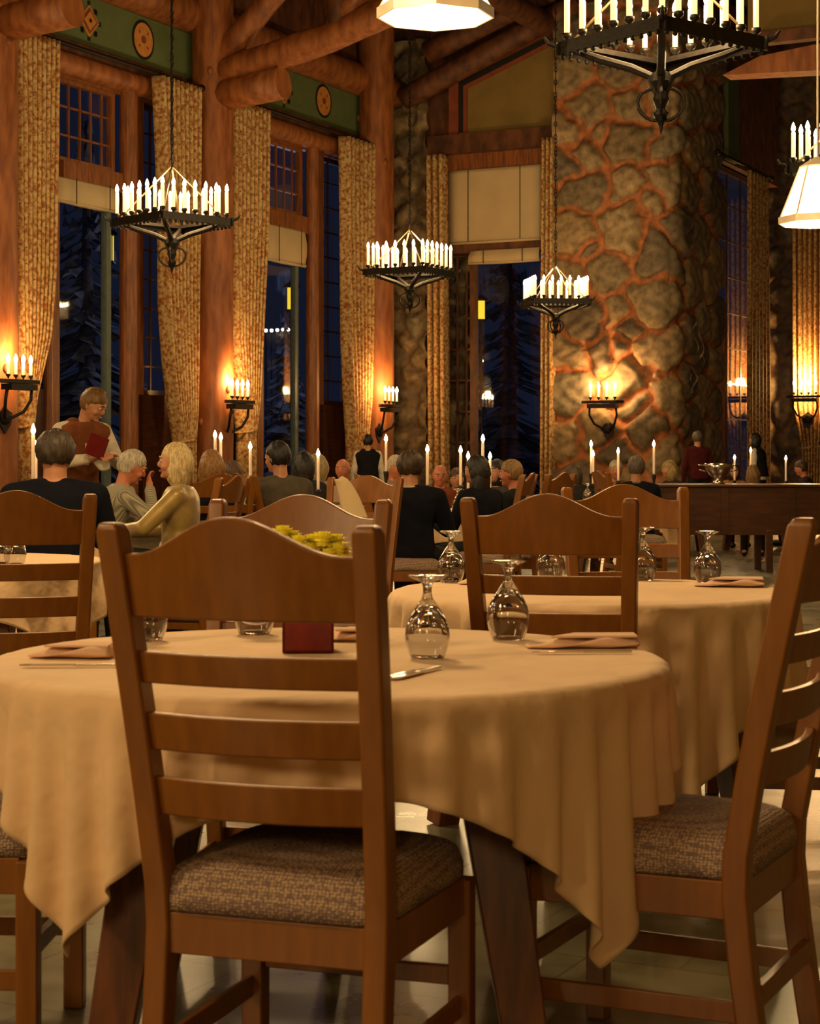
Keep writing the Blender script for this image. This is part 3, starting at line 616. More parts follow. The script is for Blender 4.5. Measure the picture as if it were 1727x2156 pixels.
x5, y5 = 4.19, 17.3; dup(ch0, (x5, y5, 3.9), math.radians(50), 'iron candle chandelier cropped by the right edge, above the mica lantern'); lamp((x5, y5, 4.3), 260, .05)

# mica lanterns hanging near the camera
def mica_lantern(loc, lab, R=.27, H=.30, drop=4):
    r0 = root('hanging_lantern', loc)
    obj('mica_shade', G().lathe([(R, .05), (R*.98, .07), (R*.45, H), (R*.43, H), (R*.95, .06), (R, .05)], 8), SHADEG, r0)
    g = G()
    for k in range(8):
        a = 2*PI*k/8; g.tube([(R*math.cos(a), R*math.sin(a), .05), (R*.46*math.cos(a), R*.46*math.sin(a), H)], .008, 5)
    g.lathe([(R*1.02, 0), (R*1.06, 0), (R*1.06, .05), (R*1.0, .05), (R*1.02, 0)], 8)
    g.lathe([(R*.46, H-.01), (R*.5, H), (.02, H+.07), (0, H+.07)], 8); g.tube([(0, 0, H+.05), (0, 0, drop)], .008, 6)
    obj('lantern_frame', g, STEELL, r0)
    obj('bulb', G().ell((0, 0, .14), (.04, .04, .06), n=10, m=8), FLAME, r0, smooth=True)
    return tag(r0, lab, 'lantern', 'hanging mica lanterns')
STEELL = mat('pale_tin', (.8, .68, .5), (.65, .52, .36), rough=.4, metal=.3)
mica_lantern((X(917, 9), 9, Zp(38, 9)), 'glowing hanging lantern cropped by the top edge, left of the largest chandelier')
mica_lantern((X(1722, 13.5), 13.5, Zp(472, 13.5)), 'glowing mica lantern cropped by the right edge', H=.42)
lamp((X(917, 9), 9, Zp(38, 9)-.05), 25, .05); lamp((X(1722, 13.5), 13.5, Zp(472, 13.5)-.05), 25, .05)

# ------------------------------------------------------------------ wall sconces
def sconce(loc, rz, n, lab, power=14, shield=False):
    r0 = root('wall_sconce', loc, rz)          # local: +x out of the wall, y along the wall
    g = G().prism([Vector((.18, s*.34, 0)) if False else Vector((x, y, 0)) for x, y in ((.16, -.30), (.38, -.30), (.38, .30), (.16, .30))], (0, 0, .05))
    g.prism([(.16, .30, 0), (.38, .30, 0), (.27, .42, 0)], (0, 0, .05)); g.prism([(.16, -.30, 0), (.38, -.30, 0), (.27, -.42, 0)], (0, 0, .05))
    g.box((.27, 0, -.05), (.18, .56, .08)); obj('tray', g, IRON, r0)
    g = G()
    for s in (-1, 1): g.tube([(.27, s*.26, -.08), (.25, s*.27, -.22), (.18, s*.20, -.38), (.08, s*.08, -.46), (.03, 0, -.50)], .022, 8)
    obj('bracket', g, IRON, r0, smooth=True)
    g = G().prism([(0, y, z) for y, z in ((-.15, -.40), (-.06, -.36), (0, -.30), (.06, -.36), (.15, -.40), (.12, -.55), (0, -.68), (-.12, -.55))], (.03, 0, 0))
    g.ell((.04, 0, -.46), (.05, .10, .10)); obj('backplate', g, IRON, r0)
    for k in range(n): candle_parts(r0, .27, -.24+.48*k/(n-1), .09, L=.19, r=.02, fl=1.7)
    tag(r0, lab, 'wall sconce', 'iron candle sconces')
    q = Matrix.Rotation(rz, 3, 'Z') @ Vector((.27, 0, .40)); lamp(Vector(loc)+q, power, .06, (1, .50, .16)); return r0
RZL = math.atan2(PD.y, PD.x)
def scon_p(px, py, off, lab, pw): q = WPp(PL+off, px); sconce((q.x, q.y, EYE+(HZ-py)*q.y/F), RZL+.0, 4, lab, pw)
scon_p(8, 808, .69, 'iron candle sconce on the log pillar at the left edge', 60)
scon_p(476, 850, .60, 'iron candle sconce on the middle log pillar', 75)
scon_p(797, 858, .65, 'iron candle sconce on the pillar by the stone pier', 65)
q = WU(UC-.14, 1280); sconce((q.x, q.y, EYE+(HZ-850)*q.y/F), math.atan2(-UY, -UX), 4, 'iron candle sconce on the great stone column', 60)
q = WU(UF-.55, 1702); sconce((q.x, q.y, EYE+(HZ-838)*q.y/F), math.atan2(-UY, -UX), 4, 'very bright candle sconce before the right edge curtain', 420)

# ------------------------------------------------------------------ chair
def chair(loc, yaw, lab):
    r0 = root('dining_chair', loc, -math.radians(yaw))
    def px_(z): return .195 + .027*max(0, (z-.40)/.66)
    def py_(z): return -.13*max(0, (z-.43)/.63)**1.15 - .05*max(0, (.38-z)/.38)**1.3
    for s in (-1, 1):
        g = G(); zs = [0, .12, .25, .38, .45, .6, .75, .9, 1.0, 1.045, 1.06]; P = []
        for z in zs:
            h = .021*(1 if z < 1.05 else .75); x = s*px_(z); y = py_(z); dy = .024*(1 if z < 1.05 else .7)
            P += [(x-h, y-dy, z), (x+h, y-dy, z), (x+h, y+dy, z), (x-h, y+dy, z)]
        n = len(zs); g.add(P, [(4*i+k, 4*i+(k+1) % 4, 4*i+4+(k+1) % 4, 4*i+4+k) for i in range(n-1) for k in range(4)] + [(3, 2, 1, 0), (4*n-4, 4*n-3, 4*n-2, 4*n-1)])
        obj('back_post', g, WOODC, r0, bevel=.006)
        obj('front_leg', G().box((s*.205, .41, .20), (.042, .042, .40)), WOODC, r0, bevel=.004)
        obj('side_rail', G().prism([(s*(.19), .02, .335), (s*.20, .395, .335), (s*.20, .395, .405), (s*.19, .02, .405)], (s*.016, 0, 0)), WOODC, r0, bevel=.003)
        obj('side_stretcher', G().prism([(s*.19, -.02, .15), (s*.20, .395, .15), (s*.20, .395, .19), (s*.19, -.02, .19)], (s*.012, 0, 0)), WOODC, r0, bevel=.003)
    def slab(nm, zb, zt, bow, th=.018):
        g = G(); N = 28; P = []
        for i in range(N+1):
            t = -1+2*i/N; a = zb(t) if callable(zb) else zb; b = zt(t) if callable(zt) else zt
            for z, o_ in ((a, -1), (b, -1), (b, 1), (a, 1)):
                P.append((t*(px_(z)-.012), py_(z)-bow*(1-t*t)+o_*th/2, z))
        fs = [(4*i+k, 4*i+(k+1) % 4, 4*i+4+(k+1) % 4, 4*i+4+k) for i in range(N) for k in range(4)] + [(3, 2, 1, 0), (4*N, 4*N+1, 4*N+2, 4*N+3)]
        obj(nm, g.add(P, fs), WOODC, r0, bevel=.004)
    slab('crest_rail', .905, lambda t: 1.010+.062*.5*(1+math.cos(PI*min(1, abs(t)/.88))), .028, .022)
    for a, b in ((.795, .848), (.682, .745), (.571, .636)): slab('slat', a, b, .028)
    obj('back_rail', G().box((0, 0, .370), (.36, .03, .07)), WOODC, r0, bevel=.003); obj('front_rail', G().box((0, .41, .370), (.38, .02, .07)), WOODC, r0, bevel=.003)
    obj('back_stretcher', G().box((0, -.035, .20), (.36, .02, .04)), WOODC, r0, bevel=.003); obj('front_stretcher', G().box((0, .41, .22), (.38, .016, .035)), WOODC, r0, bevel=.003)
    # cushion
    g = G(); N = 22; P = []; 
    for side in (1, 0):
        for j in range(N+1):
            for i in range(N+1):
                u = -1+2*i/N; v = -1+2*j/N; cu = math.copysign(abs(u)**.8, u); cv = math.copysign(abs(v)**.8, v)
                rr = 1-max(0, (abs(u)**4+abs(v)**4)/2-.55)*.12; x = cu*rr*(.212+.008*v); y = .2+cv*rr*.222
                e = (1-u**6)*(1-v**6); e = max(0, e)
                z = .408 + (.022+.055*e**.45+.012*(1-u*u)*(1-v*v) if side else .0)
                P.append((x, y, z))
    W = N+1; O = W*W
    fs = [(j*W+i, j*W+i+1, (j+1)*W+i+1, (j+1)*W+i) for j in range(N) for i in range(N)] + [(O+j*W+i, O+(j+1)*W+i, O+(j+1)*W+i+1, O+j*W+i+1) for j in range(N) for i in range(N)]
    for i in range(N): fs += [(i, O+i, O+i+1, i+1), (N*W+i, N*W+i+1, O+N*W+i+1, O+N*W+i), (i*W, (i+1)*W, O+(i+1)*W, O+i*W), (i*W+N, O+i*W+N, O+(i+1)*W+N, (i+1)*W+N)]
    obj('seat_cushion', g.add(P, fs), SEAT, r0, smooth=True)
    return tag(r0, lab, 'chair', 'arched-back wooden dining chairs')
ch1 = chair((X(561, 3.0), 3.06, 0), 19, 'nearest wooden dining chair, its arched back toward the viewer at lower left')
IDX = build_index()
def chair_at(x, y, yaw, lab): return dup(ch1, (x, y, 0), -math.radians(yaw), lab, idx=IDX)
chair_at(.672, 3.50, -64, 'wooden dining chair at the right edge, seen side-on beside the front table')
chair_at(X(1172, 5.12), 5.12, 14, 'wooden dining chair with its back to us in front of the second table')
chair_at(X(606, 4.66), 4.70, 190, 'wooden dining chair behind the front table with yellow flowers before it')
chair_at(X(1330, 6.85), 6.85, 176, 'wooden dining chair behind the second table, facing us')
chair_at(X(30, 5.7), 5.7, -14, 'wooden dining chair at the left edge in front of the man in black')
chair_at(-1.13, 3.75, 92, 'wooden dining chair cropped by the left edge, side-on beside the front table')
chair_at(X(1810, 5.9), 5.85, -80, 'wooden dining chair mostly hidden at the right edge, right of the second table')

# ------------------------------------------------------------------ tables
def cloth_obj(loc, R, half, rot, lab, nfold=9, seed=1, H=.75):
    rnd = random.Random(seed); N = 360; rings = [0, .3*R, .6*R, .85*R, .95*R]; P = [(0, 0, H+.004)]; nr = 26; W = N
    ph = [rnd.uniform(0, 2*PI) for _ in range(6)]
    idx = []
    def pos(th, t):          # t: cloth distance from the centre
        if t <= R*.985: return (t*math.cos(th), t*math.sin(th), H+.004)
        d = t-R*.985; a = min(d/.02, PI/2); rr = R*.985+.02*math.sin(a); z = H+.004-.02*(1-math.cos(a)); d2 = max(0, d-.0314)
        cr = (abs(math.cos(2*(th-rot+PI/4))))  # 1 on the side middle, 0 near the corner axis
        q = ((th-rot) % (PI/2))-PI/4            # 0 at the corner direction
        f1 = math.cos(q*11)*.055*math.exp(-(q/.5)**2); f2 = .035*math.sin(nfold*th+ph[0])+.02*math.sin(2.3*nfold*th+ph[1])+.012*math.sin(5*nfold*th*.7+ph[2]+d2*9)
        k = min(1, d2/.25); rad = rr + d2*.10 + k*(f1+f2) + .010*math.sin(d2*24+th*6+ph[3])*k
        rad = max(rad, R*.985+.006+.02)
        th2 = th - q*.28*k*math.exp(-(q/.45)**2)
        return (rad*math.cos(th2), rad*math.sin(th2), z-d2*.985)
    for r in rings[1:]: P += [pos(2*PI*i/N, r) for i in range(N)]
    for j in range(nr+1):
        for i in range(N):
            th = 2*PI*i/N; q = th-rot+PI/4; L = half/max(abs(math.cos(th-rot)), abs(math.sin(th-rot)))
            t0 = R*.97; t = t0+(L-t0)*(j/nr)**1.1; P.append(pos(th, t))
    fs = [(0, 1+i, 1+(i+1) % N) for i in range(N)]; M_ = (len(P)-1)//N
    for j in range(M_-1): fs += [(1+j*N+i, 1+(j+1)*N+i, 1+(j+1)*N+(i+1) % N, 1+j*N+(i+1) % N) for i in range(N)]
    o = obj('tablecloth', G().add(P, fs), CLOTH, smooth=True, fix=False); o.location = loc
    sd = o.modifiers.new('t', 'SOLIDIFY'); sd.thickness = .003; sd.offset = 1
    return tag(o, lab, 'tablecloth', 'beige tablecloths')
def draped(loc, R, half, rot, lab, off=(0, 0), N=96, steps=2400, seed=0, H=.75, extra=()):
    """square cloth settled over a round top by position based dynamics"""
    rng = np.random.RandomState(seed); s = np.linspace(-half, half, N); u, v = np.meshgrid(s, s); c, n_ = math.cos(rot), math.sin(rot)
    Xp = np.stack([off[0]+c*u-n_*v, off[1]+n_*u+c*v, np.full_like(u, H+.006)], -1); h = s[1]-s[0]
    r0 = np.hypot(Xp[..., 0], Xp[..., 1]); out = np.clip(r0-R, 0, None); Xp[..., 2] -= out*.25; A0_ = np.arctan2(Xp[..., 1], Xp[..., 0]); AN = np.stack([(R)*np.cos(A0_), (R)*np.sin(A0_), np.full_like(r0, H)], -1); ML = np.maximum(out, .002)[..., None]+.004; HG = (out > .0)[..., None]; Xp += rng.randn(*Xp.shape)*.006*(out[..., None] > .01); Vv = np.zeros_like(Xp)
    sl = []
    def pair(a, b, L, k):
        sl.append((a, b, L, k))
    S = slice
    for o in (0, 1):
        pair((S(None), S(o, N-1, 2)), (S(None), S(o+1, N, 2)), h, 1); pair((S(o, N-1, 2), S(None)), (S(o+1, N, 2), S(None)), h, 1)
        pair((S(o, N-1, 2), S(0, N-1)), (S(o+1, N, 2), S(1, N)), h*2**.5, .35); pair((S(o, N-1, 2), S(1, N)), (S(o+1, N, 2), S(0, N-1)), h*2**.5, .35)
    for o in range(4):
        a = np.arange(o, N-2, 4); pair((S(None), a), (S(None), a+2), 2*h, .12); pair((a, S(None)), (a+2, S(None)), 2*h, .12)
        a = np.arange(o, N-4, 8) if N > 60 else np.arange(0)
    dt = 1/420.
    for it in range(steps):
        Vv[..., 2] -= 9.8*dt; Vv *= .997 if it < steps*.7 else .98; Q = Xp + Vv*dt
        for k in (it, ):
            dA = Q-AN; lA = np.sqrt((dA**2).sum(-1, keepdims=True))+1e-9; Q = np.where(HG & (lA > ML), AN+dA*(ML/lA), Q)
            for a, b, L, w_ in (sl if k % 2 == 0 else sl[::-1]):
                A = Q[a]; B = Q[b]; d = B-A; l = np.sqrt((d**2).sum(-1, keepdims=True))+1e-9; cr = d*(.5*w_*(l-L)/l); Q[a] = A+cr; Q[b] = B-cr
            r = np.hypot(Q[..., 0], Q[..., 1]); z = Q[..., 2]; e = .014
            top = (z < H+.004) & (z > H-.035) & (r < R-e); Q[..., 2] = np.where(top, H+.004, z)
            dr = r-(R-e); dz = z-(H+.004-e); dd = np.hypot(np.maximum(dr, 0), np.maximum(dz, 0)); cn = (dd < e) & (dr > 0) & (z > H-.04)
            m1 = cn & (dz > 0); f = e/np.maximum(dd, 1e-6); nr = np.where(m1, (R-e)+dr*f, r); nz = np.where(m1, H+.004-e+dz*f, Q[..., 2])
            m2 = (z <= H+.004-e) & (r < R) & (z > H-.06) & (r > R*.8); nr = np.where(m2, R, nr)
            q = nr/np.maximum(r, 1e-6); Q[..., 0] *= q; Q[..., 1] *= q; Q[..., 2] = nz
            for (bx, by, br, bz) in extra:
                rx = Q[..., 0]-bx; ry = Q[..., 1]-by; rr = np.hypot(rx, ry)+1e-9; m3 = (rr < br) & (Q[..., 2] < bz); sc3 = np.where(m3, br/rr, 1); Q[..., 0] = bx+rx*sc3; Q[..., 1] = by+ry*sc3
        Vv = (Q-Xp)/dt
        on = (Q[..., 2] > H-.002) & (np.hypot(Q[..., 0], Q[..., 1]) < R-.01); Vv[on] *= .2
        sp = np.sqrt((Vv**2).sum(-1, keepdims=True)); Vv *= np.minimum(1, 3/np.maximum(sp, 1e-6)); Xp = Q
    P = Xp.reshape(-1, 3); fs = [(j*N+i, j*N+i+1, (j+1)*N+i+1, (j+1)*N+i) for j in range(N-1) for i in range(N-1)]
    o = obj('tablecloth', G().add(P.tolist(), fs), CLOTH, smooth=True, fix=False); o.location = loc
    m = o.modifiers.new('sub', 'SUBSURF'); m.levels = 1; m.render_levels = 1; sd = o.modifiers.new('t', 'SOLIDIFY'); sd.thickness = .003; sd.offset = 0
    return tag(o, lab, 'tablecloth', 'beige tablecloths')
def table(loc, R, rot, lab, splay=.12, H=.75):
    r0 = root('round_table', loc, rot)
    obj('tabletop', G().lathe([(0, H-.03), (R-.01, H-.03), (R-.003, H-.02), (R-.003, H-.005), (R-.01, H), (0, H)], 64), DARKW, r0)
    for k in range(4):
        a = k*PI/2+PI/4; c, s = math.cos(a), math.sin(a); r1 = R*.60
        g = G().tube([(c*r1, s*r1, H-.03), (c*(r1+splay*.5), s*(r1+splay*.5), H*.5), (c*(r1+splay), s*(r1+splay), 0)], [.075, .07, .055], 4)
        obj('table_leg', g, WOODD, r0, bevel=.005)
    g = G().box((0, 0, H-.075), (R*1.2, .03, .08)); g.box((0, 0, H-.075), (.03, R*1.2, .08)); obj('apron', g, WOODD, r0)
    return tag(r0, lab, 'table', 'round dining tables')
T1 = (X(690, 3.83), 3.83, 0)
table(T1, .67, 0, 'round wooden table under the nearest beige cloth', splay=.16)
draped(T1, .70, .835, math.radians(4), 'beige tablecloth with long pointed corners on the nearest table', off=(.035, -.02), N=84, seed=3)
T2 = (X(1245, 5.8), 5.8, 0)
table(T2, .60, math.radians(30), 'round wooden table under the second beige cloth, right of centre')
draped(T2, .63, .86, math.radians(-27), 'beige tablecloth on the second table, right of centre', off=(.03, -.05), N=72, seed=8)
T3 = (X(-120, 7.5), 7.5, 0)
table(T3, .62, 0, 'round wooden table under the cloth at the left edge'); cloth_obj(T3, .625, .80, math.radians(-75), 'beige tablecloth at the left edge behind a chair', seed=5)

# ------------------------------------------------------------------ goblets and settings
def goblet(loc, lab, s=1):
    pr = [(0, .108), (.014, .106), (.036, .078), (.043, .05), (.040, .025), (.032, 0), (.034, 0), (.043, .025), (.046, .05), (.040, .080), (.022, .112), (.011, .13), (.009, .148), (.014, .163), (.036, .173), (.037, .178), (0, .180)]
    # smooth the profile
    P = []
    for i in range(len(pr)-1):
        p0 = pr[max(i-1, 0)]; p1 = pr[i]; p2 = pr[i+1]; p3 = pr[min(i+2, len(pr)-1)]
        for t in (0, .34, .67):
            f = lambda a, b, c, d: .5*((2*b)+(-a+c)*t+(2*a-5*b+4*c-d)*t*t+(-a+3*b-3*c+d)*t**3)
            P.append((max(0, f(p0[0], p1[0], p2[0], p3[0])), min(max(0, f(p0[1], p1[1], p2[1], p3[1])), .180)))
    P.append(pr[-1]); P[0] = pr[0]
    o = obj('goblet', G().lathe(P, 40), GLASS, smooth=True); o.location = loc; return tag(o, lab, 'glass', 'upside-down goblets')
TZ = .7575
g0 = goblet((X(1070, 4.18), 4.18, TZ), 'tall upside-down goblet on the front table, right of centre'); g0.scale = (1.04, 1.04, 1)
def gob(px, d, lab, s=1):
    o = g0.copy(); COL.objects.link(o); o.location = (X(px, d), d, TZ); o.scale = (s*1.05, s*1.05, s); o['label'] = lab; return o
gob(900, 3.78, 'upside-down goblet nearest the front chair post, on the front table', .95)
gob(308, 4.15, 'upside-down goblet seen between the front chair\'s crest and top slat at left')
gob(536, 4.30, 'upside-down goblet seen under the middle of the front chair\'s crest')
gob(950, 6.15, 'upside-down goblet at the left end of the second table', .95)
gob(1160, 6.2, 'upside-down goblet seen through the back of the second chair')
gob(1353, 6.25, 'upside-down goblet half hidden by the second chair\'s right post')
gob(1490, 6.15, 'upside-down goblet at the right end of the second table', .95)
gob(32, 7.15, 'upside-down goblet on the left edge table', .9); gob(-2, 7.2, 'upside-down goblet cropped by the left edge', .9)
def napkin(px, d, yaw, L, W, lab):
    r0 = root('napkin', (X(px, d), d, TZ), yaw); g = G(); N = 24; P = []
    n2 = 14
    for i in range(N+1):
        x = -L/2+L*i/N
        for k in range(n2):
            a = 2*PI*k/n2; tp = min(1, .35+.65*min(1, (i+1)/7)); y = W*.5*tp*math.cos(a)*(1+.04*math.sin(x*40)); z = (.007+.005*(i/N)+.003*math.sin(x*50+k))*tp*(1+math.sin(a))*(1+.15*math.sin(x*30+k*.3)); P.append((x, y, max(z, 0)))
    fs = [(i*n2+k, i*n2+(k+1) % n2, (i+1)*n2+(k+1) % n2, (i+1)*n2+k) for i in range(N) for k in range(n2)]+[tuple(range(n2))[::-1], tuple(N*n2+k for k in range(n2))]
    obj('folded_cloth', g.add(P, fs), NAPK, r0, smooth=True)
    g = G().prism([(-L*.3, -W*.3, .022), (L*.49, -W*.32, .022), (L*.5, W*.3, .024), (-L*.05, W*.34, .024)], (0, 0, .005)); obj('fold_flap', g, NAPK, r0, bevel=.002)
    return tag(r0, lab, 'napkin', 'folded beige napkins')
napkin(1225, 4.0, math.radians(4), .24, .09, 'folded napkin on the right of the front table')
napkin(150, 3.80, math.radians(-3), .17, .09, 'folded napkin at the left of the front table')
napkin(1535, 5.95, math.radians(-6), .22, .12, 'folded napkin at the right side of the second table')
napkin(1010, 6.05, math.radians(10), .14, .08, 'folded napkin beside the left goblet of the second table')
napkin(740, 4.15, 0, .12, .08, 'folded napkin just right of the red vase')
def knife(px, d, yaw, lab, fork=False):
    r0 = root('fork' if fork else 'table_knife', (X(px, d), d, TZ+.001), yaw)
    g = G().prism([(0, -.006, 0), (.10, -.005, 0), (.10, .005, 0), (0, .006, 0)], (0, 0, .005)); obj('handle', g, STEEL, r0, bevel=.001)
    if fork:
        g = G().prism([(-.02, -.004, .001), (0, -.004, .001), (0, .004, .001), (-.02, .004, .001)], (0, 0, .003)); g.prism([(-.045, -.011, .001), (-.02, -.008, .001), (-.02, .008, .001), (-.045, .011, .001)], (0, 0, .003))
        for t in (-.009, -.003, .003, .009): g.box((-.065, t, .003), (.042, .003, .003))
        obj('tines', g, STEEL, r0)
    else: obj('blade', G().prism([(-.11, 0, .001), (-.09, -.009, .001), (0, -.008, .001), (0, .006, .001), (-.1, .007, .001)], (0, 0, .003)), STEEL, r0)
    return tag(r0, lab, 'cutlery')
knife(1230, 3.87, math.radians(3), 'silver knife in front of the right napkin on the front table'); knife(160, 3.62, math.radians(2), 'silver knife before the left napkin on the front table')
knife(835, 3.45, math.radians(60), 'silver fork lying behind the front chair\'s right post', True); knife(880, 3.5, math.radians(65), 'silver knife lying right of the fork, near the front chair')
# vase of yellow flowers
vx, vy = X(649, 3.93), 3.93
r0 = root('square_vase', (vx, vy, TZ), math.radians(3)); s = .054; 
g = G().box((0, 0, .004), (2*s, 2*s, .008))
for a in range(4): M = Matrix.Rotation(a*PI/2, 3, 'Z'); g.box(M @ Vector((0, s-.004, .06)), (2*s, .008, .12), M)
obj('vase_body', g, VASE, r0, bevel=.002); obj('soil', G().box((0, 0, .07), (.096, .096, .06)), mat('dark_soil', (.03, .02, .01)), r0)
tag(r0, 'dark red square vase of yellow flowers on the front table', 'vase')
PET = None
FLW = [(-.055, .0, .245, .028), (-.035, .02, .235, .026), (-.02, -.02, .225, .028), (.01, .01, .225, .03), (.03, -.01, .228, .034), (.055, .01, .222, .034), (.062, -.02, .208, .030), (.035, .03, .215, .028), (.0, -.03, .21, .028), (.075, .01, .205, .024), (-.07, .01, .23, .02), (.045, -.035, .20, .026)]
for i, (x, y, z, r) in enumerate(FLW):
    fr_ = root('flower', (vx+x, vy+y, TZ+z)); g = G(); rnd = random.Random(i)
    for ringk, (tilt, ln) in enumerate(((-.15, 1), (.2, 1.05), (.55, 1), (.9, .9), (1.25, .75))):
        for k in range(14):
            a = 2*PI*k/14+ringk*.2+rnd.uniform(-.1, .1); dv = Vector((math.cos(a)*math.cos(tilt), math.sin(a)*math.cos(tilt), math.sin(tilt)))*r*ln; sv = Vector((-math.sin(a), math.cos(a), 0))*r*.13
            g.add([Vector((0, 0, 0)), dv*.75+sv*1.5, dv*1.05, dv*.75-sv*1.5], [(0, 1, 2, 3)])
    g.ell((0, 0, r*.1), (r*.5, r*.5, r*.45), n=12, m=8)
    obj('petals', g, YEL, fr_, fix=False); obj('flower_centre', G().ell((0, 0, r*.15), (r*.3, r*.3, r*.25), n=8, m=6), mat('flower_heart', (.3, .33, .03)), fr_)
    obj('stem', G().tube([(0, 0, 0), Vector((-x*.3, -y*.3, -z*.35)), Vector((-x*.55, -y*.55, -z+.09))], .0025, 5), STEMG, fr_)
    tag(fr_, 'yellow chrysanthemum in the dark red square vase', 'flower', 'yellow flowers in the vase')

# ------------------------------------------------------------------ buffet counter
dC = 19.2; xa, xb = X(1375, dC), X(2100, dC)
r0 = root('buffet_counter', (xa, dC, 0)); Lc = xb-xa
obj('counter_top', G().box((Lc/2, .35, .90), (Lc+.06, .76, .03)), DARKW, r0, bevel=.008)
g = G().box((Lc/2, .02, .64), (Lc, .03, .50)); 
for k in range(6): g.box((.05+(Lc-.1)*k/5, 0, .64), (.07, .03, .48))
obj('front_panel', g, DARKW, r0)
for k in range(4):
    for yy in (.03, .66): obj('counter_leg', G().box((.06+(Lc-.12)*k/3, yy, .22), (.07, .07, .44)), DARKW, r0, bevel=.005)
tag(r0, 'long dark polished wooden counter at the right behind the chairs', 'counter')

# ------------------------------------------------------------------ people
def remesh(g, voxel, sm=4):
    me = bpy.data.meshes.new('t'); me.from_pydata(g.v, [], g.f); fixn(me); o = bpy.data.objects.new('t', me); COL.objects.link(o)
    m = o.modifiers.new('r', 'REMESH'); m.mode = 'VOXEL'; m.voxel_size = voxel
    if sm: s = o.modifiers.new('s', 'SMOOTH'); s.iterations = sm; s.factor = .5
    dg = bpy.context.evaluated_depsgraph_get(); dg.update(); r = bpy.data.meshes.new_from_object(o.evaluated_get(dg)); bpy.data.objects.remove(o)
    r.polygons.foreach_set('use_smooth', [True]*len(r.polygons)); return r
def mobj(name, me, m, par=None):
    me.materials.clear(); me.materials.append(m); o = bpy.data.objects.new(name, me); COL.objects.link(o)
    if par: o.parent = par
    return o
def clothm(name, c, rough=.85, **k): return mat('cloth_'+name, c, tuple(x*.75 for x in c), rough=.95, scale=14, bump=.15, spec=.12, **k)
def hairm(name, c): return mat('hair_'+name, c, tuple(x*.5 for x in c), rough=.5, scale=30, stretch=(3, 3, .6), bump=.5)
SK = mat('skin', (.52, .25, .135), (.47, .21, .11), rough=.5, scale=10); _s = SK.node_tree.nodes['Principled BSDF']; _s.inputs['Subsurface Weight'].default_value = .1; _s.inputs['Subsurface Radius'].default_value = (.02, .008, .004)
SKR = mat('ruddy_skin', (.55, .20, .10), (.48, .16, .08), rough=.5, scale=10)
EYEW = mat('eye_white', (.7, .65, .6), rough=.3); IRIS = mat('iris', (.03, .02, .015), rough=.2); LIP = mat('lips', (.40, .10, .07), rough=.4)
STRIPE = None
def stripem():
    m = bpy.data.materials.new('striped_shirt'); m.use_nodes = True; nt = m.node_tree; b = nt.nodes['Principled BSDF']; b.inputs['Roughness'].default_value = .8
    tc = nd(nt, 'ShaderNodeTexCoord'); wv = nd(nt, 'ShaderNodeTexWave'); wv.inputs['Scale'].default_value = 22; wv.inputs['Distortion'].default_value = .15
    mp = nd(nt, 'ShaderNodeMapping'); mp.inputs['Rotation'].default_value = (0, 0, .3)
    r = nd(nt, 'ShaderNodeValToRGB'); r.color_ramp.elements[0].color = (.16, .15, .11, 1); r.color_ramp.elements[1].color = (.42, .38, .27, 1)
    nt.links.new(tc.outputs['Object'], mp.inputs[0]); nt.links.new(mp.outputs[0], wv.inputs[0]); nt.links.new(wv.outputs['Fac'], r.inputs[0]); nt.links.new(r.outputs[0], b.inputs['Base Color']); return m
def hand(g, wr, d, n, s=1, curl=.6):
    d = Vector(d).normalized(); n = Vector(n); n = (n-d*n.dot(d)).normalized(); x = d.cross(n)
    wr = Vector(wr); M = Matrix((x, d, n)).transposed()
    g.cap(wr, wr+d*.03*s, .024*s, .028*s); g.ell(wr+d*.055*s, (.038*s, .048*s, .016*s), M, 12, 8)
    for k, (ox, L) in enumerate(((-.029, .062), (-.010, .073), (.010, .070), (.028, .055))):
        p = wr+d*.092*s+x*ox*s; dd = d
        for j in range(3):
            ll = L*(.45, .32, .23)[j]*s; dd = (d*math.cos(curl*(j+.6)) - n*math.sin(curl*(j+.6))); q = p+dd*ll; g.cap(p, q, (.0092-.0009*j)*s, (.0085-.001*j)*s, 8); p = q
    p = wr+d*.03*s-x*.03*s; q = p+(d*.7-x*.7-n*.2)*.035*s; g.cap(p, q, .012*s, .0105*s, 8); g.cap(q, q+(d*.95-x*.2-n*.3)*.03*s, .0105*s, .009*s, 8)
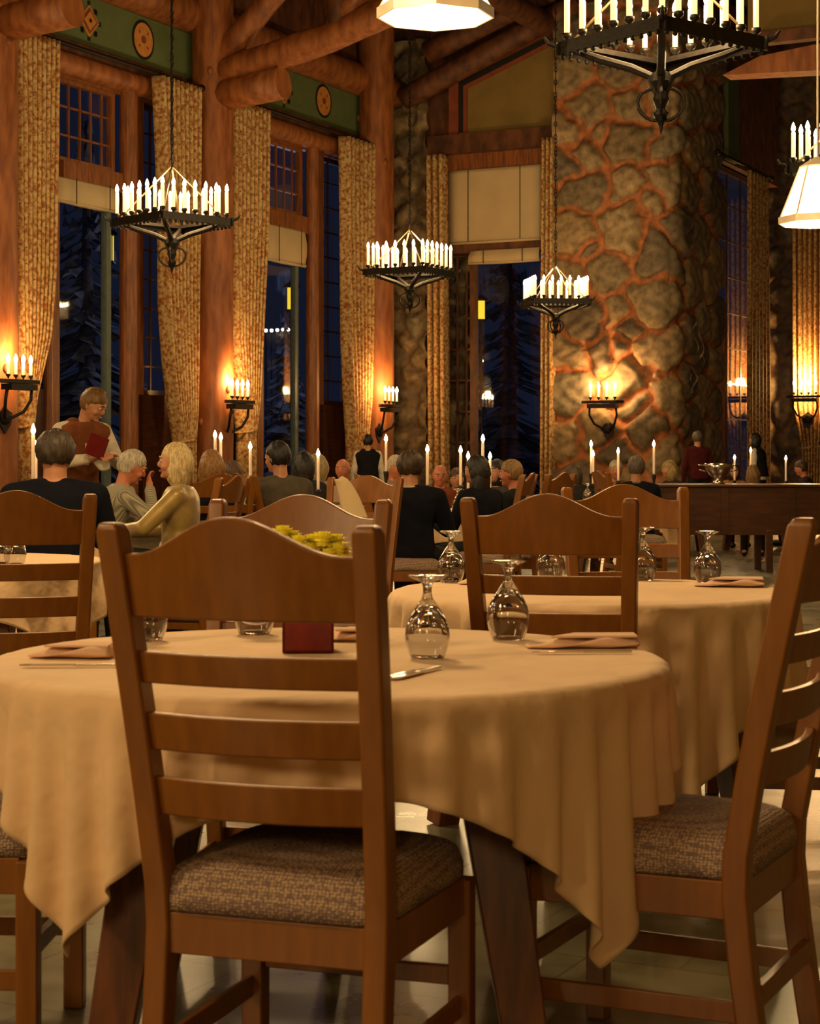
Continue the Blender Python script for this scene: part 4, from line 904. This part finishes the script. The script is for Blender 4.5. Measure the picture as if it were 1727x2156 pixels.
def person(px, ytop, d, yaw, lab, pose='sit', head=(0, 0), lean=.06, hair='short', hc=(.05, .03, .02), top=(.02, .02, .025), legs=(.02, .02, .02), skin=None, arms=None, vest=None, topmat=None, topname='jacket', seatyaw=None, bowtie=False, grp='diners', wide=1.0, collar=None, female=False):
    """yaw 0 faces away from the camera, 90 to the right, 180 to the camera."""
    hip = .545 if pose == 'sit' else .94; ref = 1.31 if pose == 'sit' else 1.745; zt = Zp(ytop, d)
    sc_p = zt/(ref - (0 if pose == 'sit' else abs(lean)*.3)); sk = skin or SK
    vox = .008 if d < 15 and arms else (.011 if d < 16 else .016)
    def sp(z): return lean*(z/.5)**1.3*1.0 if z > 0 else 0      # forward offset of the spine
    sw = .9 if female else 1.0
    dz = -.0
    def tor(o, z0=-.03, z1=.475):
        R = [(-.06, .155, .115), (0, .17, .125), (.10, .150, .108), (.22, .145*sw, .105), (.33, .175*sw, .112), (.42, .195*sw, .105), (.465, .17*sw, .085), (.495, .09, .065)]
        return [(0, sp(max(z, 0)), hip+z, rx+o, ry+o) for z, rx, ry in R if z0-.1 <= z <= z1+.03]
    shz = hip+.43; shy = sp(.43); neck = Vector((0, sp(.48), hip+.48)); hy, hp = math.radians(head[0]), math.radians(head[1])
    Mh = Matrix.Rotation(-hy, 3, 'Z') @ Matrix.Rotation(-hp, 3, 'X'); hb = neck+Vector((0, .015, .05)); hc0 = hb + Mh @ Vector((0, .022, .115))
    def H(v): return hc0 + Mh @ Vector(v)
    g = G(); g.loft(tor(-.012)); g.cap(neck-Vector((0, 0, .04)), H((0, -.02, -.06)), .056*sw, .052*sw)
    g.ell(hc0, (.074, .093, .108), Mh, 20, 14); g.ell(H((0, .035, -.052)), (.052, .050, .056), Mh); g.ell(H((0, .0915, -.012)), (.0125, .020, .022), Mh, 10, 8); g.cap(H((0, .088, .015)), H((0, .100, -.02)), .008, .012, 8)
    g.ell(H((0, .075, -.088)), (.022, .016, .014), Mh); g.ell(H((0, .082, .028)), (.05, .012, .010), Mh)
    for s in (-1, 1): g.ell(H((s*.076, -.003, -.008)), (.010, .018, .030), Mh, 8, 8); g.ell(H((s*.042, .062, -.03)), (.022, .022, .02), Mh)
    gc = G(); gc.loft(tor(.012)); 
    gl = G()
    arms = arms or {}
    for s, side in ((-1, 'L'), (1, 'R')):
        sh = Vector((s*.175*sw, shy, shz)); a = arms.get(side)
        if a: el, wr, nn = Vector(a[0]), Vector(a[1]), a[2] if len(a) > 2 else (0, 0, 1)
        elif pose == 'sit': el = Vector((s*.235, shy+.08, shz-.26)); wr = Vector((s*.13, shy+.30, shz-.23)); nn = (0, 0, 1)
        else: el = Vector((s*.235, shy-.02, shz-.28)); wr = Vector((s*.235, shy+.06, shz-.53)); nn = (s*1, 0, 0)
        g.cap(sh, el, .048, .038); g.cap(el, wr, .038, .026); hand(g, wr, (wr-el), nn)
        gc.cap(sh, el, .065, .052); gc.cap(el, el.lerp(wr, .93), .052, .040); gc.cap(sh, Vector((s*.05, shy, shz+.03)), .065, .06)
        hpj = Vector((s*.095, 0, hip))
        if pose == 'sit': kn = Vector((s*.12, .43, .52)); an = Vector((s*.12, .40, .10))
        else: kn = Vector((s*.11, .02, .50)); an = Vector((s*.12, -.03, .09))
        g.cap(hpj, kn, .075, .05); g.cap(kn, an, .05, .036); g.cap(an-Vector((0, .03, .04)), an+Vector((0, .14, -.05)), .038, .032)
        gl.cap(hpj, kn, .092, .066); gl.cap(kn, an, .066, .052)
    gl.ell((0, 0, hip), (.17, .13, .11))
    body = mobj('person', remesh(g, vox), sk); tm = topmat or clothm('%.2f_%.2f_%.2f' % top, top)
    mobj(topname, remesh(gc, max(vox, .012), 5), tm, body); mobj('trousers', remesh(gl, .016, 4), clothm('%.2f_%.2f_%.2f' % legs, legs), body)
    obj('shoe', G().ell(((.12), (.46 if pose == 'sit' else .04), .045), (.045, .13, .045)), BLACKP, body, smooth=True); obj('shoe', G().ell((-.12, (.46 if pose == 'sit' else .04), .045), (.045, .13, .045)), BLACKP, body, smooth=True)
    if vest:
        gv = G().loft([(a, b, c, rx+.030, ry+.034) for a, b, c, rx, ry in tor(.0)[1:8]]); 
        for s in (-1, 1): gv.cap((s*.10, shy-.02, shz+.0), (s*.075, shy, shz+.035), .076, .066)
        mobj('vest', remesh(gv, .012, 3), clothm('v%.2f_%.2f' % vest[:2], vest), body)
        # white shirt front showing in the vest opening
        obj('shirt_front', G().prism([(-.07, shy+.075, shz+.055), (.07, shy+.075, shz+.055), (0, sp(.18)+.140, hip+.18)], (0, .045, 0)), clothm('white', (.75, .68, .55)), body, bevel=.004)
    if bowtie:
        b0 = neck+Vector((0, .085, -.01)); gg = G()
        for s in (-1, 1): gg.prism([b0+Vector((0, 0, -.006)), b0+Vector((s*.045, 0, -.022)), b0+Vector((s*.045, 0, .022)), b0+Vector((0, 0, .006))], (0, .014, 0))
        gg.box(b0+Vector((0, .007, 0)), (.016, .02, .018)); obj('bow_tie', gg, BLACKP, body)
    if collar:
        gg = G().tube([neck+Vector((.064*math.cos(t), .01+.062*math.sin(t), .0-.012*math.sin(t))) for t in [2*PI*i/18 for i in range(19)]], .016, 8); obj('collar', gg, clothm('collar%.2f' % collar[0], collar), body, smooth=True)
    # hair
    hm = hairm('%.2f_%.2f' % hc[:2], hc); gh = G(); rnd = random.Random(int(px))
    def add_hair(c, r, n=40, m=26):
        t = G().ell((0, 0, 0), r, None, n, m); out = []
        for v in t.v:
            q = Vector(v)+Vector(c); lim = .050 if hair != 'bald' else .2
            fz = q.z < lim - .02*abs(q.x)/.07
            if q.y > .012 and fz and abs(q.x) < (.071 if hair in ('long', 'bob') else .1): q = Vector((q.x*.86, min(q.y*.8, .07), q.z*.9))
            elif hair in ('short', 'bald') and q.z < -.055+max(0, q.y)*.5: q = Vector((q.x*.82, q.y*.85, q.z))
            aa = math.atan2(q.y, q.x); q *= 1+.03*math.sin(aa*9+q.z*30)+.02*math.sin(aa*17+q.z*55+1); q += Vector((rnd.uniform(-1, 1), rnd.uniform(-1, 1), rnd.uniform(-1, 1)))*.002
            out.append(H(q))
        gh.add(out, t.f)
    if hair != 'bald':
        add_hair((0, -.012, .018), (.086, .100, .108))
        if hair == 'bob': add_hair((0, -.02, -.055), (.102, .088, .125)); add_hair((0, -.035, -.02), (.100, .088, .12))
        if hair == 'long': add_hair((0, -.04, -.10), (.098, .072, .17)); add_hair((0, -.03, -.02), (.095, .088, .12))
    else:
        t = G().ell((0, -.015, -.005), (.081, .088, .06), None, 24, 12); gh.add([H(v) for v in t.v if True], t.f)
        gh.v = [tuple(hc0+(Vector(v)-hc0)*.0+ (Vector(v)-hc0)*(1 if (Mh.inverted() @ (Vector(v)-hc0)).y < .02 else .8)) for v in gh.v]
    obj('hair', gh, hm, body, smooth=True)
    # face parts
    for s in (-1, 1):
        e_ = obj('eye', G().ell(H((s*.031, .079, .010)), (.0135, .010, .0085), Mh, 12, 8), EYEW, body, smooth=True); obj('iris', G().ell(H((s*.031, .0875, .010)), (.0058, .003, .006), Mh, 8, 6), IRIS, e_, smooth=True)
        obj('eyebrow', G().tube([H((s*.014, .094, .031)), H((s*.032, .092, .037)), H((s*.05, .080, .032))], .0035, 6), hm, body, smooth=True)
    obj('lips', G().ell(H((0, .089, -.056)), (.023, .008, .0075), Mh, 12, 8), LIP, body, smooth=True)
    x = X(px, d); Fv = Vector((math.sin(math.radians(yaw)), math.cos(math.radians(yaw)), 0))
    hoff = Matrix.Rotation(-math.radians(yaw), 3, 'Z') @ Vector((0, sp(.48)+.03, 0)) * sc_p     # keep the head, not the hips, on its sight line
    body.location = (x-hoff.x, d-hoff.y, 0); body.rotation_euler = (0, 0, -math.radians(yaw)); body.scale = (sc_p*wide, sc_p*(1+(wide-1)*.5), sc_p)
    body['label'] = lab; body['category'] = 'person'; body['group'] = grp
    if pose == 'sit' and seatyaw is not None:
        Fs = Vector((math.sin(math.radians(seatyaw)), math.cos(math.radians(seatyaw)), 0)); cx = body.location.x-Fs.x*.21; cy = body.location.y-Fs.y*.21
        chair_at(cx, cy, seatyaw, 'wooden dining chair under the '+lab.split(' person ', 1)[-1] if ' person ' in lab else 'wooden dining chair under '+lab)
    return body
IDX = build_index()
WHT = (.74, .66, .52)
# waiter at the left
wt = person(180, 812, 13.4, 140, 'standing waiter person in white shirt, brown vest and black bow tie, bending toward the diners', 'stand', (-30, 30), .16, 'short', (.22, .11, .03), WHT, vest=(.22, .075, .03), topname='shirt', bowtie=True, collar=(.75, .68, .55), grp='staff',
       arms={'R': ((.25, .22, 1.14), (.12, .44, 1.17), (0, 0, 1)), 'L': ((-.25, .22, 1.14), (-.05, .46, 1.19), (0, 0, 1))})
person(116, 905, 9.7, -6, 'seated person in a black jacket with grey-brown hair seen from behind', head=(8, 0), hc=(.07, .05, .035), top=(.008, .009, .017), seatyaw=80, lean=.10, wide=1.18)
person(262, 942, 12.4, 65, 'seated person with white hair and striped shirt, hand raised to the face', head=(10, 25), lean=.15, hc=(.60, .54, .42), topmat=stripem(), topname='shirt', skin=SKR, collar=(.6, .55, .45), arms={'R': ((.27, .30, .80), (.085, .33, 1.03), (0, -1, 0)), 'L': ((-.26, .25, .78), (-.08, .42, .76), (0, 0, 1))})
person(370, 933, 11.3, -88, 'seated blonde person in a golden satin top, turned to the left', head=(-6, 0), lean=.0, hair='bob', hc=(.72, .56, .28), top=(.42, .25, .10), topmat=mat('gold_satin', (.46, .33, .10), (.26, .17, .05), rough=.36, metal=.2, scale=6, sheen=.3), topname='blouse', seatyaw=-75, female=True, arms={'L': ((-.22, .20, .78), (-.05, .38, .76), (0, 0, 1)), 'R': ((.22, .14, .76), (.12, .36, .74), (0, 0, 1))})
person(445, 948, 13.2, -15, 'seated person with shoulder-length light brown hair, back turned', hair='bob', hc=(.34, .17, .05), top=(.02, .02, .03), female=True, seatyaw=-15)
person(497, 968, 15.9, -70, 'seated person in a pale shirt with short brown hair, bending low beside the twin candles', head=(0, 20), hc=(.12, .06, .03), top=(.45, .38, .30), topname='shirt', lean=.12)
person(590, 929, 13.6, -18, 'seated person in a dark grey shirt with black hair, head turned left', head=(-35, 5), hc=(.012, .010, .010), top=(.10, .085, .06), topname='shirt', seatyaw=60)
person(638, 950, 15.6, -30, 'seated person with black bobbed hair just behind the dark grey shirt', hair='bob', hc=(.01, .008, .008), top=(.03, .03, .035), female=True)
person(667, 956, 16.5, -60, 'seated person with pale blond hair beside the black-haired diner', hair='bob', hc=(.40, .30, .14), top=(.35, .30, .22), female=True)
person(722, 963, 17.6, -150, 'seated balding person in a grey jacket, face turned toward us', head=(-15, 5), hair='bald', hc=(.35, .28, .2), top=(.16, .14, .10), skin=SKR)
person(775, 912, 28.5, 0, 'standing waiter person seen from behind in black vest and white shirt, beside the corner pillar', 'stand', top=WHT, vest=(.012, .012, .016), hc=(.01, .01, .01), topname='shirt', collar=(.7, .6, .5), grp='staff')
person(832, 958, 17.4, 130, 'seated white-haired person facing the big black jacket', head=(20, 10), hair='short', hc=(.66, .58, .40), top=(.40, .32, .24), skin=SKR)
person(864, 949, 12.9, 12, 'seated person in a large black suit seen from behind, short brown hair', hc=(.06, .035, .02), top=(.008, .009, .015), seatyaw=85, lean=.03, wide=1.18, collar=(.5, .42, .32))
person(925, 974, 17.0, 185, 'seated bald ruddy person facing us in a rust shirt', head=(-10, 15), hair='bald', hc=(.12, .06, .03), top=(.22, .06, .025), skin=SKR, topname='shirt')
person(962, 986, 17.4, 175, 'seated person holding clasped hands before the mouth', hc=(.08, .04, .02), top=(.12, .06, .04), arms={'L': ((-.25, .18, .80), (-.03, .23, .98), (0, 1, 0)), 'R': ((.25, .18, .80), (.03, .23, .98), (0, 1, 0))})
person(1006, 960, 13.8, -35, 'seated person with long black hair and black dress, back turned', hair='long', hc=(.012, .009, .008), top=(.014, .012, .014), seatyaw=-75, female=True, head=(-25, 0))
person(1046, 968, 16.6, -140, 'seated dark-haired person behind the long-haired diner', hair='bob', hc=(.012, .01, .008), top=(.06, .05, .04))
person(1080, 968, 14.4, -60, 'seated blond person in a black jacket, profile to the left', head=(-15, 5), hc=(.28, .16, .05), top=(.015, .018, .02), seatyaw=-60, skin=SKR, collar=(.3, .24, .16))
person(1212, 980, 21.5, 10, 'seated person with greying hair, back turned, left of the twin candles at the column', hc=(.10, .07, .04), top=(.03, .03, .03), hair='bob')
person(1298, 968, 20.5, 180, 'seated white-haired person facing us before the column', head=(10, 10), hc=(.5, .42, .3), top=(.22, .12, .05), skin=SKR)
person(1340, 960, 17.0, 5, 'seated grey-haired person in a black jacket, left of the dark counter', hc=(.14, .11, .08), top=(.012, .012, .014), seatyaw=80, collar=(.2, .15, .1))
person(1412, 969, 21.6, -120, 'seated blonde person above the counter, face turned left', head=(20, 5), hair='bob', hc=(.45, .32, .12), top=(.05, .03, .03), female=True)
person(1468, 905, 30.5, -10, 'standing person in a dark maroon jacket before the great column', 'stand', head=(30, 0), hc=(.14, .11, .07), top=(.075, .012, .014), grp='staff')
person(1590, 909, 31.0, -60, 'standing dark-haired person in white blouse and black vest near the right curtain', 'stand', hair='bob', hc=(.015, .01, .01), top=WHT, topname='blouse', vest=(.012, .012, .014), female=True, grp='staff')
person(1545, 976, 25.0, 175, 'seated dark-haired girl person facing us above the counter', hair='bob', hc=(.03, .012, .008), top=(.35, .17, .05), female=True)
person(1586, 979, 22.3, 10, 'seated person with light brown hair above the counter, back turned', hair='bob', hc=(.30, .17, .06), top=(.25, .14, .06), female=True)
person(1692, 968, 25.2, -75, 'seated brown-haired person at the far right, profile to the left', head=(-10, 15), hc=(.06, .03, .015), top=(.03, .02, .02), skin=SKR)
# black chiffon skirt part below the golden top is the trousers mesh; silver coffee service on the counter
x0, y0 = X(1516, 19.4), 19.5; r0 = root('silver_tureen', (x0, y0, .915))
obj('bowl', G().lathe([(0, 0), (.07, 0), (.05, .03), (.03, .05), (.10, .10), (.14, .17), (.145, .22), (.135, .22), (.09, .11), (0, .07)], 24), STEEL, r0, smooth=True)
for q in (-1, 1): obj('handle', G().tube([(q*.13, 0, .13), (q*.20, 0, .15), (q*.21, 0, .20), (q*.14, 0, .20)], .008, 6), STEEL, r0, smooth=True)
tag(r0, 'ornate silver bowl with two handles standing on the dark counter', 'bowl')
# things the waiter holds
g = G().box((0, 0, 0), (.24, .015, .17)); o = obj('menu_folder', g, clothm('maroon', (.16, .015, .015)), bevel=.003); o.location = (X(216, 13.3), 13.05, Zp(940, 13.3)); o.rotation_euler = (0, .35, .5); o.scale = (.6, 1, .9); tag(o, 'dark red menu folder held under the waiter\'s arm', 'menu')
g = G(); rn = random.Random(2)
for k in range(7): g.ell((rn.uniform(-.03, .03), rn.uniform(-.02, .02), .02*k-.06), (.045+rn.random()*.015, .035, .03), Matrix.Rotation(rn.random()*2, 3, 'X'))
o = mobj('serving_napkin', remesh(g, .008, 3), clothm('white', WHT)); o.location = (X(212, 13.2), 13.15, Zp(966, 13.2)); tag(o, 'crumpled white napkin in the waiter\'s hands', 'napkin')

# ------------------------------------------------------------------ far tables with candles
FT = [(-2.25, 10.95, .45, 'round cloth-covered table between the black jacket and the waiter'), (-1.42, 14.7, .45, 'round cloth-covered table of the group before the middle pillar'),
      (-.35, 16.6, .42, 'round cloth-covered table between the balding and the white-haired diners'), (.36, 15.2, .5, 'round cloth-covered table beside the long black-haired diner'),
      (2.0, 18.0, .5, 'round cloth-covered table at the foot of the great column'), (3.4, 23.5, .5, 'round cloth-covered table behind the counter, left part'), (4.45, 23.8, .5, 'round cloth-covered table at the far right behind the counter')]
for i, (x, y, R, lab) in enumerate(FT):
    table((x, y, 0), R, .3*i, lab); cloth_obj((x, y, 0), R+.005, R+.25, .5*i, lab.replace('round cloth-covered table', 'beige tablecloth on the table'), seed=20+i)
def stick(px, py, d, lab, zb=.757):
    ft = Zp(py, d); L = .28; r0 = root('candlestick', (X(px, d), d, zb)); zc = ft-.045-L-zb; 
    if zc < .05: L = L+zc-.05; zc = .05
    obj('holder', G().lathe([(0, 0), (.055, 0), (.055, .01), (.015, .025), (.010, zc*.5), (.018, zc*.6), (.010, zc*.7), (.022, zc-.01), (.024, zc+.015), (0, zc+.015)], 14), IRON, r0, smooth=True)
    candle_parts(r0, 0, 0, zc, L=L, r=.0115, cup=False, fl=.95, wax=WAXT); return tag(r0, lab, 'candle', 'lit table candles')
ST = [(70, 899, 11.0, 'tall lit candle at the left edge, upper flame'), (75, 934, 11.3, 'lit candle at the left edge, lower flame'), (453, 911, 14.5, 'left one of two lit candles before the middle pillar'), (465, 916, 14.9, 'right one of two lit candles before the middle pillar'),
      (527, 935, 14.75, 'lit candle left of the black-haired diner'), (670, 950, 15.0, 'lit candle behind the pale blond diner'), (813, 919, 16.5, 'tall lit candle right of the waiter seen from behind'), (900, 941, 15.0, 'lit candle right of the big black suit'),
      (970, 943, 15.3, 'lit candle left of the long black-haired diner'), (986, 955, 15.5, 'small flame just above the long black hair'), (1017, 919, 15.2, 'tallest lit candle before the end window'), (1032, 956, 15.4, 'lit candle right of the long black hair'),
      (1245, 931, 18.5, 'lit candle with the upper flame of the pair left on the column'), (1249, 952, 18.3, 'lit candle with the lower flame of the pair left on the column'), (1302, 946, 18.7, 'lit candle above the white-haired diner by the column'), (1377, 931, 18.0, 'lit candle before the middle of the column, right of the sconce'),
      (1547, 960, 23.6, 'lit candle above the dark-haired girl'), (1581, 945, 23.8, 'flame in front of the white blouse'), (1655, 962, 23.8, 'lit candle at the far right before the curtain')]
extra = 0
for px, py, d, lab in ST:
    x = X(px, d); near = [t for t in FT if math.hypot(x-t[0], d-t[1]) < t[2]-.04]
    if not near:
        t = min(FT, key=lambda t: math.hypot(x-t[0], d-t[1])); dx, dy = x-t[0], d-t[1]
        best = None
        for dd in np.linspace(t[1]-t[2], t[1]+t[2], 60):
            if math.hypot(X(px, dd)-t[0], dd-t[1]) < t[2]-.06 and (best is None or abs(dd-d) < abs(best-d)): best = dd
        if best is None:
            extra += 1; tt = (x, d, .38, ''); FT.append(tt); lb = 'small round table under the '+' '.join(lab.split()[:9])
            table((x, d, 0), .38, 0, lb); cloth_obj((x, d, 0), .385, .55, .4, 'beige tablecloth under the '+lab, seed=40+extra)
        else: d = best
    stick(px, py, d, lab)
print('extra tables', extra)
# small glasses and folded napkins among the diners
rn = random.Random(6)
for i, (x, y, R, lab) in enumerate(FT[:5]):
    for k in range(2):
        a = rn.uniform(0, 2*PI); o = g0.copy(); COL.objects.link(o); o.location = (x+R*.72*math.cos(a), y+R*.72*math.sin(a), TZ); o['label'] = 'wine glass on the '+lab; o['group'] = 'glasses on far table %s' % 'abcde'[i]

# cream cloth hanging over a chair back in the middle distance
r0 = None; g = G(); x0, y0 = X(742, 11), 11.0; N = 14; P = []
for j in range(N+1):
    t = j/N; z = Zp(1008, 11)-(Zp(1008, 11)-Zp(1094, 11))*t; w0 = X(710+16*t, 11)-x0; w1 = X(718+56*t**.6, 11)-x0
    for i in range(9): P.append((w0+(w1-w0)*i/8, -.02*math.sin(i*PI/8)-.04*t, z))
fs = [(j*9+i, j*9+i+1, (j+1)*9+i+1, (j+1)*9+i) for j in range(N) for i in range(8)]
o = obj('draped_cloth', G().add(P, fs), CREAM, smooth=True, fix=False); o.location = (x0, y0, 0); sd = o.modifiers.new('t', 'SOLIDIFY'); sd.thickness = .02
tag(o, 'cream cloth hung over a chair back left of the big black suit', 'cloth')
chair_at(x0+.03, y0+.08, 200, 'wooden dining chair with a cream cloth hung over its back')
